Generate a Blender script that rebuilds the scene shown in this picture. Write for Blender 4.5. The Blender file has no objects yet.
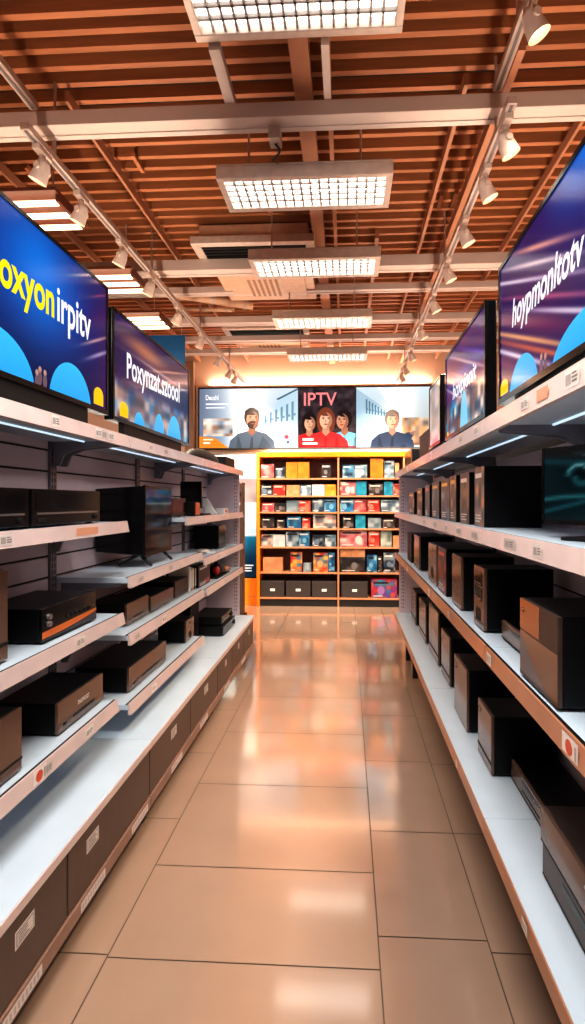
import bpy, math, random
from mathutils import Vector
random.seed(7)
SC = bpy.context.scene
COL = SC.collection
# ---------------------------------------------------------------- camera model (photo is 585 x 1024)
YAW = math.radians(2.86); CS, SN = math.cos(YAW), math.sin(YAW)
F, PX, PY, EYE = 500.0, 322.0, 502.0, 1.5
def yat(px, X):            # distance down the aisle of a point at lateral X seen in column px
    return X*(F*CS+(px-PX)*SN)/((px-PX)*CS-F*SN)
def xat(px, Y):
    return Y*((px-PX)*CS-F*SN)/(F*CS+(px-PX)*SN)
def zat(py, X, Y):
    return EYE-(py-PY)*(-X*SN+Y*CS)/F

# ---------------------------------------------------------------- colours and materials
def lin(c):
    return tuple((x/12.92 if x <= .04045 else ((x+.055)/1.055)**2.4) for x in c)
def hx(h):
    return tuple(int(h[i:i+2], 16)/255 for i in (0, 2, 4))
def mix(a, b, t):
    t = max(0, min(1, t)); return tuple(x+(y-x)*t for x, y in zip(a, b))
MATS = {}
def mat(name, rgb, rough=.5, metal=0., var=.10, scale=18., emit=None, es=0., coat=0., spec=.5, stretch=(1, 1, 1), bump=0.):
    if name in MATS: return MATS[name]
    m = bpy.data.materials.new(name); m.use_nodes = True
    nt = m.node_tree; b = nt.nodes['Principled BSDF']
    tc = nt.nodes.new('ShaderNodeTexCoord'); mp = nt.nodes.new('ShaderNodeMapping'); mp.inputs['Scale'].default_value = stretch
    nz = nt.nodes.new('ShaderNodeTexNoise'); nz.inputs['Scale'].default_value = scale; nz.inputs['Detail'].default_value = 4
    rp = nt.nodes.new('ShaderNodeValToRGB')
    c = lin(rgb)
    rp.color_ramp.elements[0].color = (*[max(0, x*(1-var)) for x in c], 1); rp.color_ramp.elements[0].position = .3
    rp.color_ramp.elements[1].color = (*[min(1, x*(1+var)) for x in c], 1); rp.color_ramp.elements[1].position = .7
    nt.links.new(tc.outputs['Object'], mp.inputs['Vector']); nt.links.new(mp.outputs['Vector'], nz.inputs['Vector'])
    nt.links.new(nz.outputs['Fac'], rp.inputs['Fac']); nt.links.new(rp.outputs['Color'], b.inputs['Base Color'])
    b.inputs['Roughness'].default_value = rough; b.inputs['Metallic'].default_value = metal
    b.inputs['Specular IOR Level'].default_value = spec
    b.inputs['Coat Weight'].default_value = coat; b.inputs['Coat Roughness'].default_value = .08
    if emit:
        b.inputs['Emission Color'].default_value = (*lin(emit), 1); b.inputs['Emission Strength'].default_value = es
    if bump:
        bm_ = nt.nodes.new('ShaderNodeBump'); bm_.inputs['Strength'].default_value = bump; bm_.inputs['Distance'].default_value = .002
        nt.links.new(nz.outputs['Fac'], bm_.inputs['Height']); nt.links.new(bm_.outputs['Normal'], b.inputs['Normal'])
    MATS[name] = m; return m
def print_mat(name, es, rough=.35, base=1.):
    if name in MATS: return MATS[name]
    m = bpy.data.materials.new(name); m.use_nodes = True
    nt = m.node_tree; b = nt.nodes['Principled BSDF']
    a = nt.nodes.new('ShaderNodeAttribute'); a.attribute_name = 'Col'
    mm = nt.nodes.new('ShaderNodeMix'); mm.data_type = 'RGBA'; mm.blend_type = 'MULTIPLY'
    mm.inputs['Factor'].default_value = 1; mm.inputs['B'].default_value = (base, base, base, 1)
    nt.links.new(a.outputs['Color'], mm.inputs['A']); nt.links.new(mm.outputs['Result'], b.inputs['Base Color'])
    nt.links.new(a.outputs['Color'], b.inputs['Emission Color']); b.inputs['Emission Strength'].default_value = es
    b.inputs['Roughness'].default_value = rough; b.inputs['Specular IOR Level'].default_value = .5 if es < .1 else .12
    MATS[name] = m; return m
M_PRINT = print_mat('printed_card', .05, .35)
M_SCREEN = print_mat('lit_screen', .9, .12, .15)
M_SIGN = print_mat('backlit_print', .98, .3, .15)
M_BLACK = mat('black_gloss_plastic', (.04, .04, .05), .16, spec=.35)
M_MATTE = mat('black_matte_plastic', (.06, .055, .06), .5, spec=.25)
M_SIDE = mat('black_metal_casing', (.035, .04, .055), .42, spec=.2)
M_BROWN = mat('bronze_gloss_front', (.45, .345, .295), .2, .12, var=.08, scale=6, stretch=(1, 1, .2), coat=.2)
M_DKBROWN = mat('dark_bronze_front', (.30, .235, .21), .32, .0, spec=.25)
M_SILVER = mat('brushed_silver', (.62, .6, .6), .3, .8)
M_ORANGE = mat('orange_plastic', (.86, .38, .12), .3)
M_WHITEP = mat('white_plastic', (.88, .87, .86), .35)
M_GLASS = mat('dark_display_glass', (.03, .035, .045), .12, spec=.3)
M_SHELF = mat('white_powder_coated_steel', (.78, .845, .90), .38, var=.03, scale=7)
M_UNDER = mat('grey_shelf_steel', (.50, .50, .54), .4, var=.05)
M_RAIL = mat('price_rail_plastic', (.86, .78, .765), .32, var=.06, scale=9, coat=.25)
M_RAILR = mat('copper_rail_plastic', (.72, .50, .38), .3, var=.07, scale=9, coat=.25)
M_SLAT = mat('mauve_slatwall', (.82, .75, .78), .5, var=.05, scale=5)
M_GROOVE = mat('dark_groove', (.10, .07, .075), .7)
M_POST = mat('grey_upright_steel', (.47, .45, .47), .38, .4)
M_DARK = mat('dark_base', (.06, .05, .05), .6)
M_DRAWER = mat('dark_brown_laminate', (.31, .235, .20), .38, var=.10, scale=14, stretch=(1, 6, .3))
M_LED = mat('cool_led', (.9, .95, 1), .4, emit=(.82, .92, 1), es=.75)
M_LEDF = mat('soft_led_edge', (.9, .95, 1), .4, emit=(.86, .93, 1), es=.9)
M_WOOD = mat('orange_brown_slats', (.70, .435, .275), .55, var=.16, scale=5, stretch=(.6, 6, 6))
M_BATTEN = mat('tan_batten_wood', (.68, .46, .34), .5, var=.1, scale=5)
M_BEAM = mat('painted_steel_beam', (.80, .73, .70), .42, var=.05, scale=4)
M_VOID = mat('dark_ceiling_void', (.10, .05, .035), .8)
M_TRACK = mat('white_track_metal', (.74, .66, .62), .35, .2)
M_HEAD = mat('white_lamp_housing', (.84, .76, .72), .35)
M_BULB = mat('warm_bulb', (1, .9, .75), .3, emit=(1, .82, .62), es=6)
M_DIFF = mat('light_diffuser', (1, 1, 1), .4, emit=(1, .97, .93), es=8)
M_DIFFN = mat('light_diffuser_dim', (1, 1, 1), .4, emit=(1, .96, .92), es=3.)
M_TUBE = mat('fluorescent_tube', (1, 1, 1), .4, emit=(1, .88, .72), es=3.5)
M_LOUV = mat('louver_white', (.62, .60, .59), .3)
M_FRAME = mat('fixture_frame', (.80, .73, .69), .35, .2)
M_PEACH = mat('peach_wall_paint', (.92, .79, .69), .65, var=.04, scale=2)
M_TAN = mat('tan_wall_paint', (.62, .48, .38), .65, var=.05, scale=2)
M_CREAM = mat('cream_unit_plastic', (.82, .66, .55), .45)
M_VENT = mat('dark_vent', (.12, .1, .1), .5)
M_AMBER = mat('amber_laminate', (.93, .50, .06), .35, var=.05, scale=4)
M_INNER = mat('brown_case_interior', (.36, .15, .07), .5, var=.12, scale=5)
M_BOARD = mat('tan_shelf_board', (.70, .48, .34), .4)
M_BOXBLK = mat('charcoal_storage_card', (.20, .17, .165), .55)

# ---------------------------------------------------------------- mesh helpers
ORG = {}
def props(o, label=None, cat=None, group=None, kind=None):
    if label: o['label'] = label
    if cat: o['category'] = cat
    if group: o['group'] = group
    if kind: o['kind'] = kind
    return o
def thing(name, loc, label, cat, group=None):
    o = bpy.data.objects.new(name, None); COL.objects.link(o); o.location = loc
    o.empty_display_size = .1
    ORG[o.name] = Vector(loc)
    return props(o, label, cat, group)
class MB:
    def __init__(s): s.v = []; s.f = []; s.m = []; s.c = []; s.hascol = False
    def face(s, pts, m=0, cols=None):
        n = len(s.v); s.v += [tuple(p) for p in pts]; s.f.append(tuple(range(n, n+len(pts)))); s.m.append(m)
        if cols is not None:
            s.hascol = True
        s.c.append(cols)
    def _add(s, vs, fs, m):
        n = len(s.v); s.v += [tuple(p) for p in vs]
        for f in fs: s.f.append(tuple(i+n for i in f)); s.m.append(m); s.c.append(None)
    def box(s, x0, x1, y0, y1, z0, z1, m=0):
        x0, x1 = min(x0, x1), max(x0, x1); y0, y1 = min(y0, y1), max(y0, y1); z0, z1 = min(z0, z1), max(z0, z1)
        vs = [(x, y, z) for x in (x0, x1) for y in (y0, y1) for z in (z0, z1)]
        s._add(vs, [(0, 1, 3, 2), (4, 6, 7, 5), (0, 4, 5, 1), (2, 3, 7, 6), (0, 2, 6, 4), (1, 5, 7, 3)], m); return s
    def hexa(s, bot, top, m=0):       # two quads, same winding
        s._add(list(bot)+list(top), [(3, 2, 1, 0), (4, 5, 6, 7), (0, 1, 5, 4), (1, 2, 6, 5), (2, 3, 7, 6), (3, 0, 4, 7)], m); return s
    def cyl(s, p0, p1, r0, r1=None, n=16, m=0, caps=True):
        r1 = r0 if r1 is None else r1
        p0, p1 = Vector(p0), Vector(p1); d = (p1-p0).normalized()
        a = d.orthogonal().normalized(); b = d.cross(a)
        vs = []
        for p, r in ((p0, r0), (p1, r1)):
            for i in range(n):
                t = 2*math.pi*i/n; vs.append(p+a*(r*math.cos(t))+b*(r*math.sin(t)))
        fs = [(i, (i+1) % n, n+(i+1) % n, n+i) for i in range(n)]
        if caps: fs += [tuple(range(n-1, -1, -1)), tuple(range(n, 2*n))]
        s._add(vs, fs, m); return s
    def prism_y(s, prof, y0, y1, m=0):   # prof: list of (x,z) closed
        n = len(prof)
        vs = [(x, y0, z) for x, z in prof]+[(x, y1, z) for x, z in prof]
        fs = [(i, (i+1) % n, n+(i+1) % n, n+i) for i in range(n)]+[tuple(range(n-1, -1, -1)), tuple(range(n, 2*n))]
        s._add(vs, fs, m); return s
    def sphere(s, c, r, m=0, nu=16, nv=10, sc=(1, 1, 1), v0=0., v1=1.):
        c = Vector(c); vs = []; fs = []
        for j in range(nv+1):
            ph = math.pi*(v0+(v1-v0)*j/nv)
            for i in range(nu):
                t = 2*math.pi*i/nu
                vs.append((c.x+r*sc[0]*math.sin(ph)*math.cos(t), c.y+r*sc[1]*math.sin(ph)*math.sin(t), c.z+r*sc[2]*math.cos(ph)))
        for j in range(nv):
            for i in range(nu):
                fs.append((j*nu+i, (j+1)*nu+i, (j+1)*nu+(i+1) % nu, j*nu+(i+1) % nu))
        s._add(vs, fs, m); return s
    def build(s, name, mats, parent=None, bev=0., smooth=False, loc=None, fix=True):
        if not isinstance(mats, (list, tuple)): mats = [mats]
        o_ = ORG[parent.name] if parent is not None else Vector(loc or (0, 0, 0))
        me = bpy.data.meshes.new(name)
        me.from_pydata([tuple(Vector(p)-o_) for p in s.v], [], s.f)
        for m in mats: me.materials.append(m)
        me.polygons.foreach_set('material_index', s.m)
        if s.hascol:
            ca = me.color_attributes.new('Col', 'FLOAT_COLOR', 'CORNER')
            flat = []
            for f, c in zip(s.f, s.c):
                if c is None: c = (0, 0, 0)
                if isinstance(c[0], (int, float)):
                    l = lin(c); flat += [l[0], l[1], l[2], 1]*len(f)
                else:
                    for cc in c:
                        l = lin(cc); flat += [l[0], l[1], l[2], 1]
            ca.data.foreach_set('color', flat)
        me.update()
        if fix and not s.hascol:
            import bmesh
            bm = bmesh.new(); bm.from_mesh(me); bmesh.ops.recalc_face_normals(bm, faces=bm.faces); bm.to_mesh(me); bm.free()
        if smooth:
            me.polygons.foreach_set('use_smooth', [True]*len(me.polygons))
        o = bpy.data.objects.new(name, me); COL.objects.link(o)
        if parent is not None: o.parent = parent
        else: o.location = o_
        ORG[o.name] = o_
        if bev:
            b = o.modifiers.new('bevel', 'BEVEL'); b.width = bev; b.segments = 2; b.limit_method = 'ANGLE'
        if smooth:
            try:
                me.set_sharp_from_angle(angle=math.radians(40))
            except Exception: pass
        return o
def copy_tree(o, parent=None, loc=None, label=None):
    c = o.copy(); COL.objects.link(c); c.parent = parent
    ORG[c.name] = ORG[o.name]
    if loc is not None: c.location = loc; ORG[c.name] = Vector(loc)
    if label: c['label'] = label
    for ch in list(o.children): copy_tree(ch, c)
    return c
def struct(name, mb, m, **k):
    o = mb.build(name, m, None, **k); o['kind'] = 'structure'; return o

# ---------------------------------------------------------------- flat artwork on a plane (screens, posters, covers)
def text_polys(body, bold=.0, shear=0.):
    cu = bpy.data.curves.new('t', 'FONT'); cu.body = body; cu.size = 1.; cu.offset = bold; cu.shear = shear
    cu.resolution_u = 4
    ob = bpy.data.objects.new('t', cu); COL.objects.link(ob)
    dg = bpy.context.evaluated_depsgraph_get()
    me = bpy.data.meshes.new_from_object(ob.evaluated_get(dg))
    vs = [(v.co.x, v.co.y) for v in me.vertices]; fs = [tuple(p.vertices) for p in me.polygons]
    bpy.data.objects.remove(ob); bpy.data.curves.remove(cu); bpy.data.meshes.remove(me)
    return vs, fs
class Art:
    def __init__(s, O, U, V, N, step=.0005):
        s.O, s.U, s.V, s.N = Vector(O), Vector(U).normalized(), Vector(V).normalized(), Vector(N).normalized()
        s.mb = MB(); s.k = 0; s.step = step; s.clip = None
    def P(s, u, v): return s.O+s.U*u+s.V*v+s.N*(s.k*s.step)
    def layer(s): s.k += 1
    def grid(s, w, h, fn, nu, nv, u0=0., v0=0.):
        cache = [[fn(i/nu, j/nv) for i in range(nu+1)] for j in range(nv+1)]
        for j in range(nv):
            for i in range(nu):
                a, b = u0+w*i/nu, u0+w*(i+1)/nu; c, d = v0+h*j/nv, v0+h*(j+1)/nv
                s.mb.face([s.P(a, c), s.P(b, c), s.P(b, d), s.P(a, d)], 0, [cache[j][i], cache[j][i+1], cache[j+1][i+1], cache[j+1][i]])
    def poly(s, pts, c):
        if s.clip:
            pts = clip_poly(pts, *s.clip)
            if len(pts) < 3: return
        s.mb.face([s.P(*p) for p in pts], 0, c)
    def rect(s, a, b, c, d, col): s.poly([(a, c), (b, c), (b, d), (a, d)], col)
    def ell(s, cx, cy, rx, ry, c, n=28, c2=None, rot=0.):
        pts = []
        for i in range(n):
            t = 2*math.pi*i/n; x, y = rx*math.cos(t), ry*math.sin(t)
            pts.append((cx+x*math.cos(rot)-y*math.sin(rot), cy+x*math.sin(rot)+y*math.cos(rot)))
        if s.clip: pts = clip_poly(pts, *s.clip)
        if len(pts) < 3: return
        if c2: cc = [mix(c, c2, (p[1]-(cy-ry))/(2*ry)) for p in pts]
        else: cc = c
        s.mb.face([s.P(*p) for p in pts], 0, cc)
    def text(s, body, u, v, w, h, c, bold=.0, shear=0., rise=0.):   # fits text into w x h box
        vs, fs = text_polys(body, bold, shear)
        x0, x1 = min(p[0] for p in vs), max(p[0] for p in vs); y0, y1 = min(p[1] for p in vs), max(p[1] for p in vs)
        q = []
        for x, y in vs:
            a = (x-x0)/(x1-x0); b = (y-y0)/(y1-y0); q.append((u+a*w, v+b*h+rise*a))
        for f in fs: s.mb.face([s.P(*q[i]) for i in f], 0, c)
    def lines(s, u, v, w, n, gap, th, c, rnd=None):
        r = rnd or random
        for i in range(n): s.rect(u, u+w*r.uniform(.6, 1), v-i*gap-th, v-i*gap, c)
    def build(s, name, m, parent): return s.mb.build(name, m, parent, fix=False)
def clip_poly(pts, a, b, c, d):
    def cut(ps, f, g):
        out = []
        for i in range(len(ps)):
            p, q = ps[i-1], ps[i]
            fp, fq = f(p), f(q)
            if (fp >= 0) != (fq >= 0):
                t = fp/(fp-fq); out.append((p[0]+(q[0]-p[0])*t, p[1]+(q[1]-p[1])*t))
            if fq >= 0: out.append(q)
        return out
    for f in (lambda p: p[0]-a, lambda p: b-p[0], lambda p: p[1]-c, lambda p: d-p[1]):
        if pts: pts = cut(pts, f, None)
    return pts
def hsh(i, j, k):
    n = (i*374761393+j*668265263+k*1442695041) & 0xffffffff
    n = ((n ^ (n >> 13))*1274126177) & 0xffffffff
    return ((n ^ (n >> 16)) & 0xffff)/65535
def vnoise(x, y, k):
    i, j = math.floor(x), math.floor(y); a, b = x-i, y-j
    a, b = a*a*(3-2*a), b*b*(3-2*b)
    return (hsh(i, j, k)*(1-a)+hsh(i+1, j, k)*a)*(1-b)+(hsh(i, j+1, k)*(1-a)+hsh(i+1, j+1, k)*a)*b
def gauss(x, s): return math.exp(-(x/s)**2)
def palette_noise(pal, k, su, sv):
    n = len(pal)
    def cell(i, j): return mix(pal[int(hsh(i, j, k)*n*.9999)], pal[int(hsh(i, j, k+7)*n*.9999)], .35)
    def fn(u, v):
        x, y = u*su, v*sv; i, j = math.floor(x), math.floor(y); a, b = x-i, y-j
        sm = lambda t: max(0, min(1, (t-.2)/.6))
        a, b = sm(a), sm(b)
        return mix(mix(cell(i, j), cell(i+1, j), a), mix(cell(i, j+1), cell(i+1, j+1), a), b)
    return fn

# ================================================================ ROOM SHELL
XL, XR, YB, YF, ZC = -5.2, 4.4, 7.5, -4.0, 4.15
fl = MB()
fl.box(XL, XR, YF, YB, -.10, -.003, 1)
cols = [(-5.2, -4.4), (-4.4, -3.5), (-3.5, -2.6), (-2.6, -1.69), (-1.69, -.79), (-.79, .107), (.107, .48), (.48, 1.38), (1.38, 2.28), (2.28, 3.18), (3.18, 4.4)]
offs = {4: 1.62+.11, 5: 1.61, 6: 1.735}
g = .0022
for i, (a, b) in enumerate(cols):
    ys = [YF]
    base = offs.get(i, .3+.37*i)
    seq = [base+.6*k-6 for k in range(30)]
    if i == 5: seq = [1.61-.6*k for k in range(12)]+[2.03+.6*k for k in range(12)]
    if i == 4: seq = [1.62-.6*k for k in range(12)]+[2.33+.62*k for k in range(12)]
    if i == 6: seq = [1.735-.6*k for k in range(12)]+[2.29+.62*k for k in range(12)]
    ys = [YF]+sorted(y for y in seq if YF+.1 < y < YB-.1)+[YB]
    for c, d in zip(ys, ys[1:]):
        fl.face([(a+g, c+g, 0), (b-g, c+g, 0), (b-g, d-g, 0), (a+g, d-g, 0)], 0)
M_FLOOR = mat('polished_beige_tile', (.655, .545, .47), .15, var=.05, scale=3.2, spec=.95, coat=1.)
M_GROUT = mat('dark_grout', (.34, .27, .23), .7)
struct('floor', fl, [M_FLOOR, M_GROUT], fix=False)
ce = MB().box(XL, XR, YF, YB, ZC, ZC+.1)
ceil = struct('ceiling', ce, M_VOID)
sl = MB(); y = .6
rr = random.Random(3)
while y < YB-.06:
    dz = rr.uniform(-.008, .008)
    sl.box(XL, XR, y, y+.03, 3.70+dz, 3.765+dz)
    y += .088 if y < 2.4 else .112
sl.build('slat_panel', M_WOOD, ceil)
struct('wall_back', MB().box(XL, XR, YB, YB+.1, 0, ZC), M_PEACH)
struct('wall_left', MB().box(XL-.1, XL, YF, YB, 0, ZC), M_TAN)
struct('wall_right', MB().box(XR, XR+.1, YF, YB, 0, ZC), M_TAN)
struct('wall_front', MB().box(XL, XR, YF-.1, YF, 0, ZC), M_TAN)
# pilaster beside the sign
struct('trim_1', MB().box(-2.42, -2.29, 7.36, YB, 0, 3.6), M_TAN)
nt_ = 2
# steel cross beams
for (Y, z0, z1, d) in ((2.45, 3.40, 3.475, .085), (4.04, 3.40, 3.49, .10), (4.72, 3.50, 3.56, .06), (5.3, 3.42, 3.49, .08), (5.95, 3.44, 3.50, .08), (6.5, 3.46, 3.52, .08)):
    b = MB().box(XL, XR, Y, Y+d, z0, z1).box(XL, XR, Y+d*.8, Y+d+.015, z0-.006, z0)
    struct('trim_%d' % nt_, b, M_BEAM, bev=.006); nt_ += 1
# long battens under the slats
for (X, w, y0, y1, z0, z1, m) in ((-.22, .09, 1.2, 7.45, 3.56, 3.64, M_BATTEN), (-2.2, .018, 1.2, 7.4, 3.60, 3.66, M_BATTEN), (-1.47, .018, 2.55, 7.4, 3.60, 3.66, M_BATTEN),
                          (.60, .022, 2.55, 7.4, 3.60, 3.66, M_BATTEN), (.79, .035, 2.3, 7.4, 3.54, 3.61, M_BATTEN), (-.09, .025, 1.4, 7.4, 3.575, 3.625, M_BATTEN),
                          (.24, .03, 4.0, 7.4, 3.60, 3.66, M_BATTEN), (1.3, .018, 2.0, 7.4, 3.60, 3.66, M_BATTEN), (-.58, .05, 2.16, 2.53, 3.477, 3.52, M_BEAM), (-.095, .035, 2.16, 2.53, 3.477, 3.51, M_BEAM)):
    struct('trim_%d' % nt_, MB().box(X-w/2, X+w/2, y0, y1, z0, z1), m); nt_ += 1
for i in range(11):      # short hangers / blocks between slats
    X, Y = rr.uniform(-2.4, 1.2), rr.uniform(1.3, 3.6)
    struct('trim_%d' % nt_, MB().box(X-.012, X+.012, Y, Y+.16, 3.665, 3.69), M_WOOD); nt_ += 1

# ================================================================ CEILING LIGHTS
def make_panel(label, loc, nx, W=.93, D=.31, md=M_DIFF):
    x, y, z = loc
    t = thing('ceiling_light', loc, label, 'ceiling light', 'louvred ceiling lights above the aisle')
    fr = MB(); w = .034; H = .065
    for a in ((-W/2, W/2, -D/2, -D/2+w), (-W/2, W/2, D/2-w, D/2), (-W/2, -W/2+w, -D/2+w, D/2-w), (W/2-w, W/2, -D/2+w, D/2-w)):
        fr.box(x+a[0], x+a[1], y+a[2], y+a[3], z, z+H)
    fr.box(x-W/2, x+W/2, y-D/2, y+D/2, z+H, z+H+.012)
    fr.build('frame', M_FRAME, t, bev=.004)
    MB().box(x-W/2+w, x+W/2-w, y-D/2+w, y+D/2-w, z+.045, z+.05).build('diffuser', md, t)
    lv = MB(); ny = 5
    for i in range(1, nx):
        X = x-W/2+w+(W-2*w)*i/nx; lv.box(X-.005, X+.005, y-D/2+w, y+D/2-w, z+.012, z+.028)
    for j in range(1, ny):
        Y = y-D/2+w+(D-2*w)*j/ny; lv.box(x-W/2+w, x+W/2-w, Y-.005, Y+.005, z+.012, z+.028)
    lv.build('louver', M_LOUV, t)
    for sx in (-.32, .30):
        MB().cyl((x+sx, y, z+H), (x+sx, y, 3.70), .006, n=8).build('hanger', M_TRACK, t)
    return t
make_panel('large louvred ceiling light nearest the camera, cut by the top of the picture', (-.21, 1.98, 3.50), 16, .89, .34, M_DIFFN)
zl = 3.20
p2 = make_panel('louvred white ceiling light just beyond the wide steel beam', (-.225, 2.755, zl), 17)
for Y, lb in ((3.635, 'louvred white ceiling light third from the camera, beside the air conditioner'), (4.755, 'louvred white ceiling light fourth from the camera, over the middle of the aisle'), (5.9, 'small-looking louvred ceiling light farthest away, close to the back sign')):
    copy_tree(p2, None, (-.23, Y, zl), lb)
def make_tube(loc, label, L=1.05):
    x, y, z = loc
    t = thing('tube_light', loc, label, 'ceiling light', 'three-tube ceiling lights over the next aisle')
    MB().box(x-L/2, x+L/2, y-.19, y+.19, z+.06, z+.08).box(x-L/2, x-L/2+.02, y-.15, y+.15, z+.02, z+.06).box(x+L/2-.02, x+L/2, y-.15, y+.15, z+.02, z+.06).build('housing', M_INNER, t)
    for k in (-.125, 0, .125):
        MB().cyl((x-L/2+.02, y+k, z+.025), (x+L/2-.02, y+k, z+.025), .016, n=12).build('tube', M_TUBE, t, smooth=True)
    for sx in (-.4, .4): MB().cyl((x+sx, y, z+.08), (x+sx, y, 3.70), .006, n=8).build('hanger', M_TRACK, t)
    return t
tb = make_tube((-2.17, 2.93, zl), 'three-tube ceiling light above the left screens, nearest of three')
copy_tree(tb, None, (-2.15, 3.88, zl), 'three-tube ceiling light above the left screens, middle of three')
copy_tree(tb, None, (-2.32, 4.9, zl+.06), 'three-tube ceiling light above the left screens, farthest of three')

# ================================================================ TRACKS AND SPOTLIGHTS
TZ, TZN = 3.27, 3.47
def track(name, X, y0, y1, z, label):
    b = MB().box(X-.022, X+.022, y0, y1, z, z+.035)
    t = thing(name, (X, (y0+y1)/2, z), label, 'lighting track', 'ceiling lighting tracks')
    b.build('rail', M_TRACK, t, bev=.003)
    MB().box(X-.007, X+.007, y0+.01, y1-.01, z-.003, z+.002).build('slot', M_POST, t)
    yy = y0+.25
    while yy < y1:
        MB().cyl((X, yy, z+.035), (X, yy, 3.70), .007, n=8).build('hanger', M_TRACK, t); yy += 1.3
    return t
track('lighting_track', -1.53, 2.3, 7.4, TZ, 'long white lighting track on the left, beyond the wide beam')
track('lighting_track', .735, 2.26, 7.4, TZ, 'long white lighting track on the right, beyond the wide beam')
track('lighting_track', -1.57, .6, 2.44, TZN, 'short lighting track at the upper left, before the wide beam')
track('lighting_track', .72, .6, 2.44, TZN, 'short lighting track at the upper right, before the wide beam')
def make_spot(X, Y, z, side, label, group):
    t = thing('track_spotlight', (X, Y, z), label, 'spotlight', group)
    MB().box(X-.02, X+.02, Y-.055, Y+.055, z-.03, z).cyl((X, Y, z-.03), (X, Y, z-.055), .016, n=12).build('adapter', M_HEAD, t, bev=.004)
    d = Vector((side*.42, .06, -.85)).normalized()
    c = Vector((X, Y, z-.10))
    q = d.cross(Vector((0, 0, 1))).normalized()
    yk = MB()
    for k in (-1, 1):
        p = c+q*(.037*k); a = Vector((X, Y, z-.05))
        yk.cyl(a, p+Vector((0, 0, .012)), .009, n=8).cyl(p-q*.006, p+q*.006, .016, n=12)
    yk.build('yoke', M_HEAD, t, smooth=True)
    h = MB().cyl(c-d*.05, c-d*.03, .016, .029, n=24).cyl(c-d*.03, c+d*.025, .029, .039, n=24).cyl(c+d*.025, c+d*.062, .039, .043, n=24, caps=False)
    hd = h.build('lamp_head', M_HEAD, t, smooth=True)
    bl = MB().cyl(c+d*.026, c+d*.034, .038, .034, n=24); bl.build('bulb', M_BULB, hd)
    return t, d
ords = ['nearest', 'second', 'third', 'fourth', 'fifth', 'sixth', 'seventh', 'eighth', 'ninth']
SPOTS = []
def spots(X, Ys, z, side, word, group):
    first = None
    for i, Y in enumerate(Ys):
        lb = ('white track spotlight, %s one along the %s track beyond the beam' % (ords[i], word))
        if i == len(Ys)-1: lb = 'white track spotlight, last one before the back wall on the %s track' % word
        if first is None: first, d = make_spot(X, Y, z, side, lb, group)
        else: copy_tree(first, None, (X, Y, z), lb)
        SPOTS.append((X, Y, z, side))
spots(-1.53, [2.44, 2.81, 3.33, 3.82, 4.46, 5.17, 5.88, 6.44, 6.76], TZ, -1, 'left', 'spotlights on the left track')
spots(.735, [2.36, 2.70, 3.17, 3.69, 4.28, 4.98, 5.76, 6.37, 6.77], TZ, 1, 'right', 'spotlights on the right track')
make_spot(.72, 1.98, TZN, 1, 'white track spotlight on the short rail before the beam, upper right corner', None)
t = thing('cable_clamp', (-.36, 2.5, 3.36), 'small grey clamp with a hook under the middle of the wide beam', 'clamp')
MB().box(-.39, -.33, 2.455, 2.535, 3.30, 3.366).build('bracket', M_TRACK, t, bev=.004)
hk = MB(); pp_ = [(-.36+.022*math.sin(a*.55), 2.5, 3.30-.012*a) for a in range(8)]
for p_, q_ in zip(pp_, pp_[1:]): hk.cyl(p_, q_, .006, n=8)
hk.build('hook', M_VENT, t)
MB().cyl((-.36, 2.5, 3.21), (-.36, 2.62, 3.06+.22), .0025, n=6).build('cord', M_VENT, t)
SPOTS.append((.72, 1.98, TZN, 1))

# ================================================================ AIR CONDITIONERS, DUCT, HANGING BANNER
def aircon(x0, x1, y0, y1, z, label):
    t = thing('air_conditioner', ((x0+x1)/2, (y0+y1)/2, z), label, 'air conditioner', 'ceiling air conditioner cassettes')
    MB().box(x0, x1, y0, y1, z+.02, z+.18).build('casing', M_CREAM, t, bev=.012)
    ym = y0+.38*(y1-y0)
    fr = MB(); fr.box(x0-.05, x1+.05, y0-.06, y0, z, z+.06).box(x0-.05, x1+.05, ym, ym+.05, z, z+.03).box(x0-.05, x0+.02, y0, ym, z, z+.03).box(x1-.02, x1+.05, y0, ym, z, z+.03)
    fr.build('grille_frame', M_FRAME, t, bev=.005)
    gr = MB().box(x0+.02, x1-.02, y0, ym, z+.012, z+.019)
    gr.build('grille_back', M_VENT, t)
    lv = MB()
    n = 9
    for i in range(n):
        yy = y0+(ym-y0)*(i+.5)/n; lv.box(x0+.02, x1-.02, yy-.006, yy+.006, z+.002, z+.011)
    lv.build('grille_slats', M_MATTE, t)
    pn = MB().box(x0+.08, x1-.08, ym+.1, y1-.05, z+.005, z+.019)
    pp = pn.build('service_panel', M_CREAM, t, bev=.004)
    sl_ = MB()
    for i in range(6):
        xx = x0+.3*(x1-x0)+.05*i; sl_.box(xx, xx+.025, ym+.18, y1-.14, z+.0025, z+.0049)
    sl_.build('panel_slots', M_TAN, pp)
    for (X, Y) in ((x0+.1, y0+.1), (x1-.1, y0+.1), (x0+.1, y1-.1), (x1-.1, y1-.1)):
        MB().cyl((X, Y, z+.18), (X, Y, 3.71), .008, n=8).build('hanger_rod', M_TRACK, t)
aircon(-1.16, -.30, 3.86, 4.95, 3.49, 'cream ceiling air conditioner with dark grille, nearer one behind the third light')
aircon(-1.42, -.50, 5.86, 6.85, 3.53, 'cream ceiling air conditioner with dark grille, farther one near the back wall')
def pipe(p, q, r, label, m=M_CREAM, name='duct_pipe'):
    t = thing(name, p, label, 'duct')
    MB().cyl(p, q, r, n=20).build('pipe', m, t, smooth=True)
    d = (Vector(q)-Vector(p)).normalized()
    for s in (.12, .5, .9):
        c = Vector(p).lerp(Vector(q), s); MB().cyl(c-d*.015, c+d*.015, r*1.15, n=20).build('clamp', M_TRACK, t)
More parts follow.
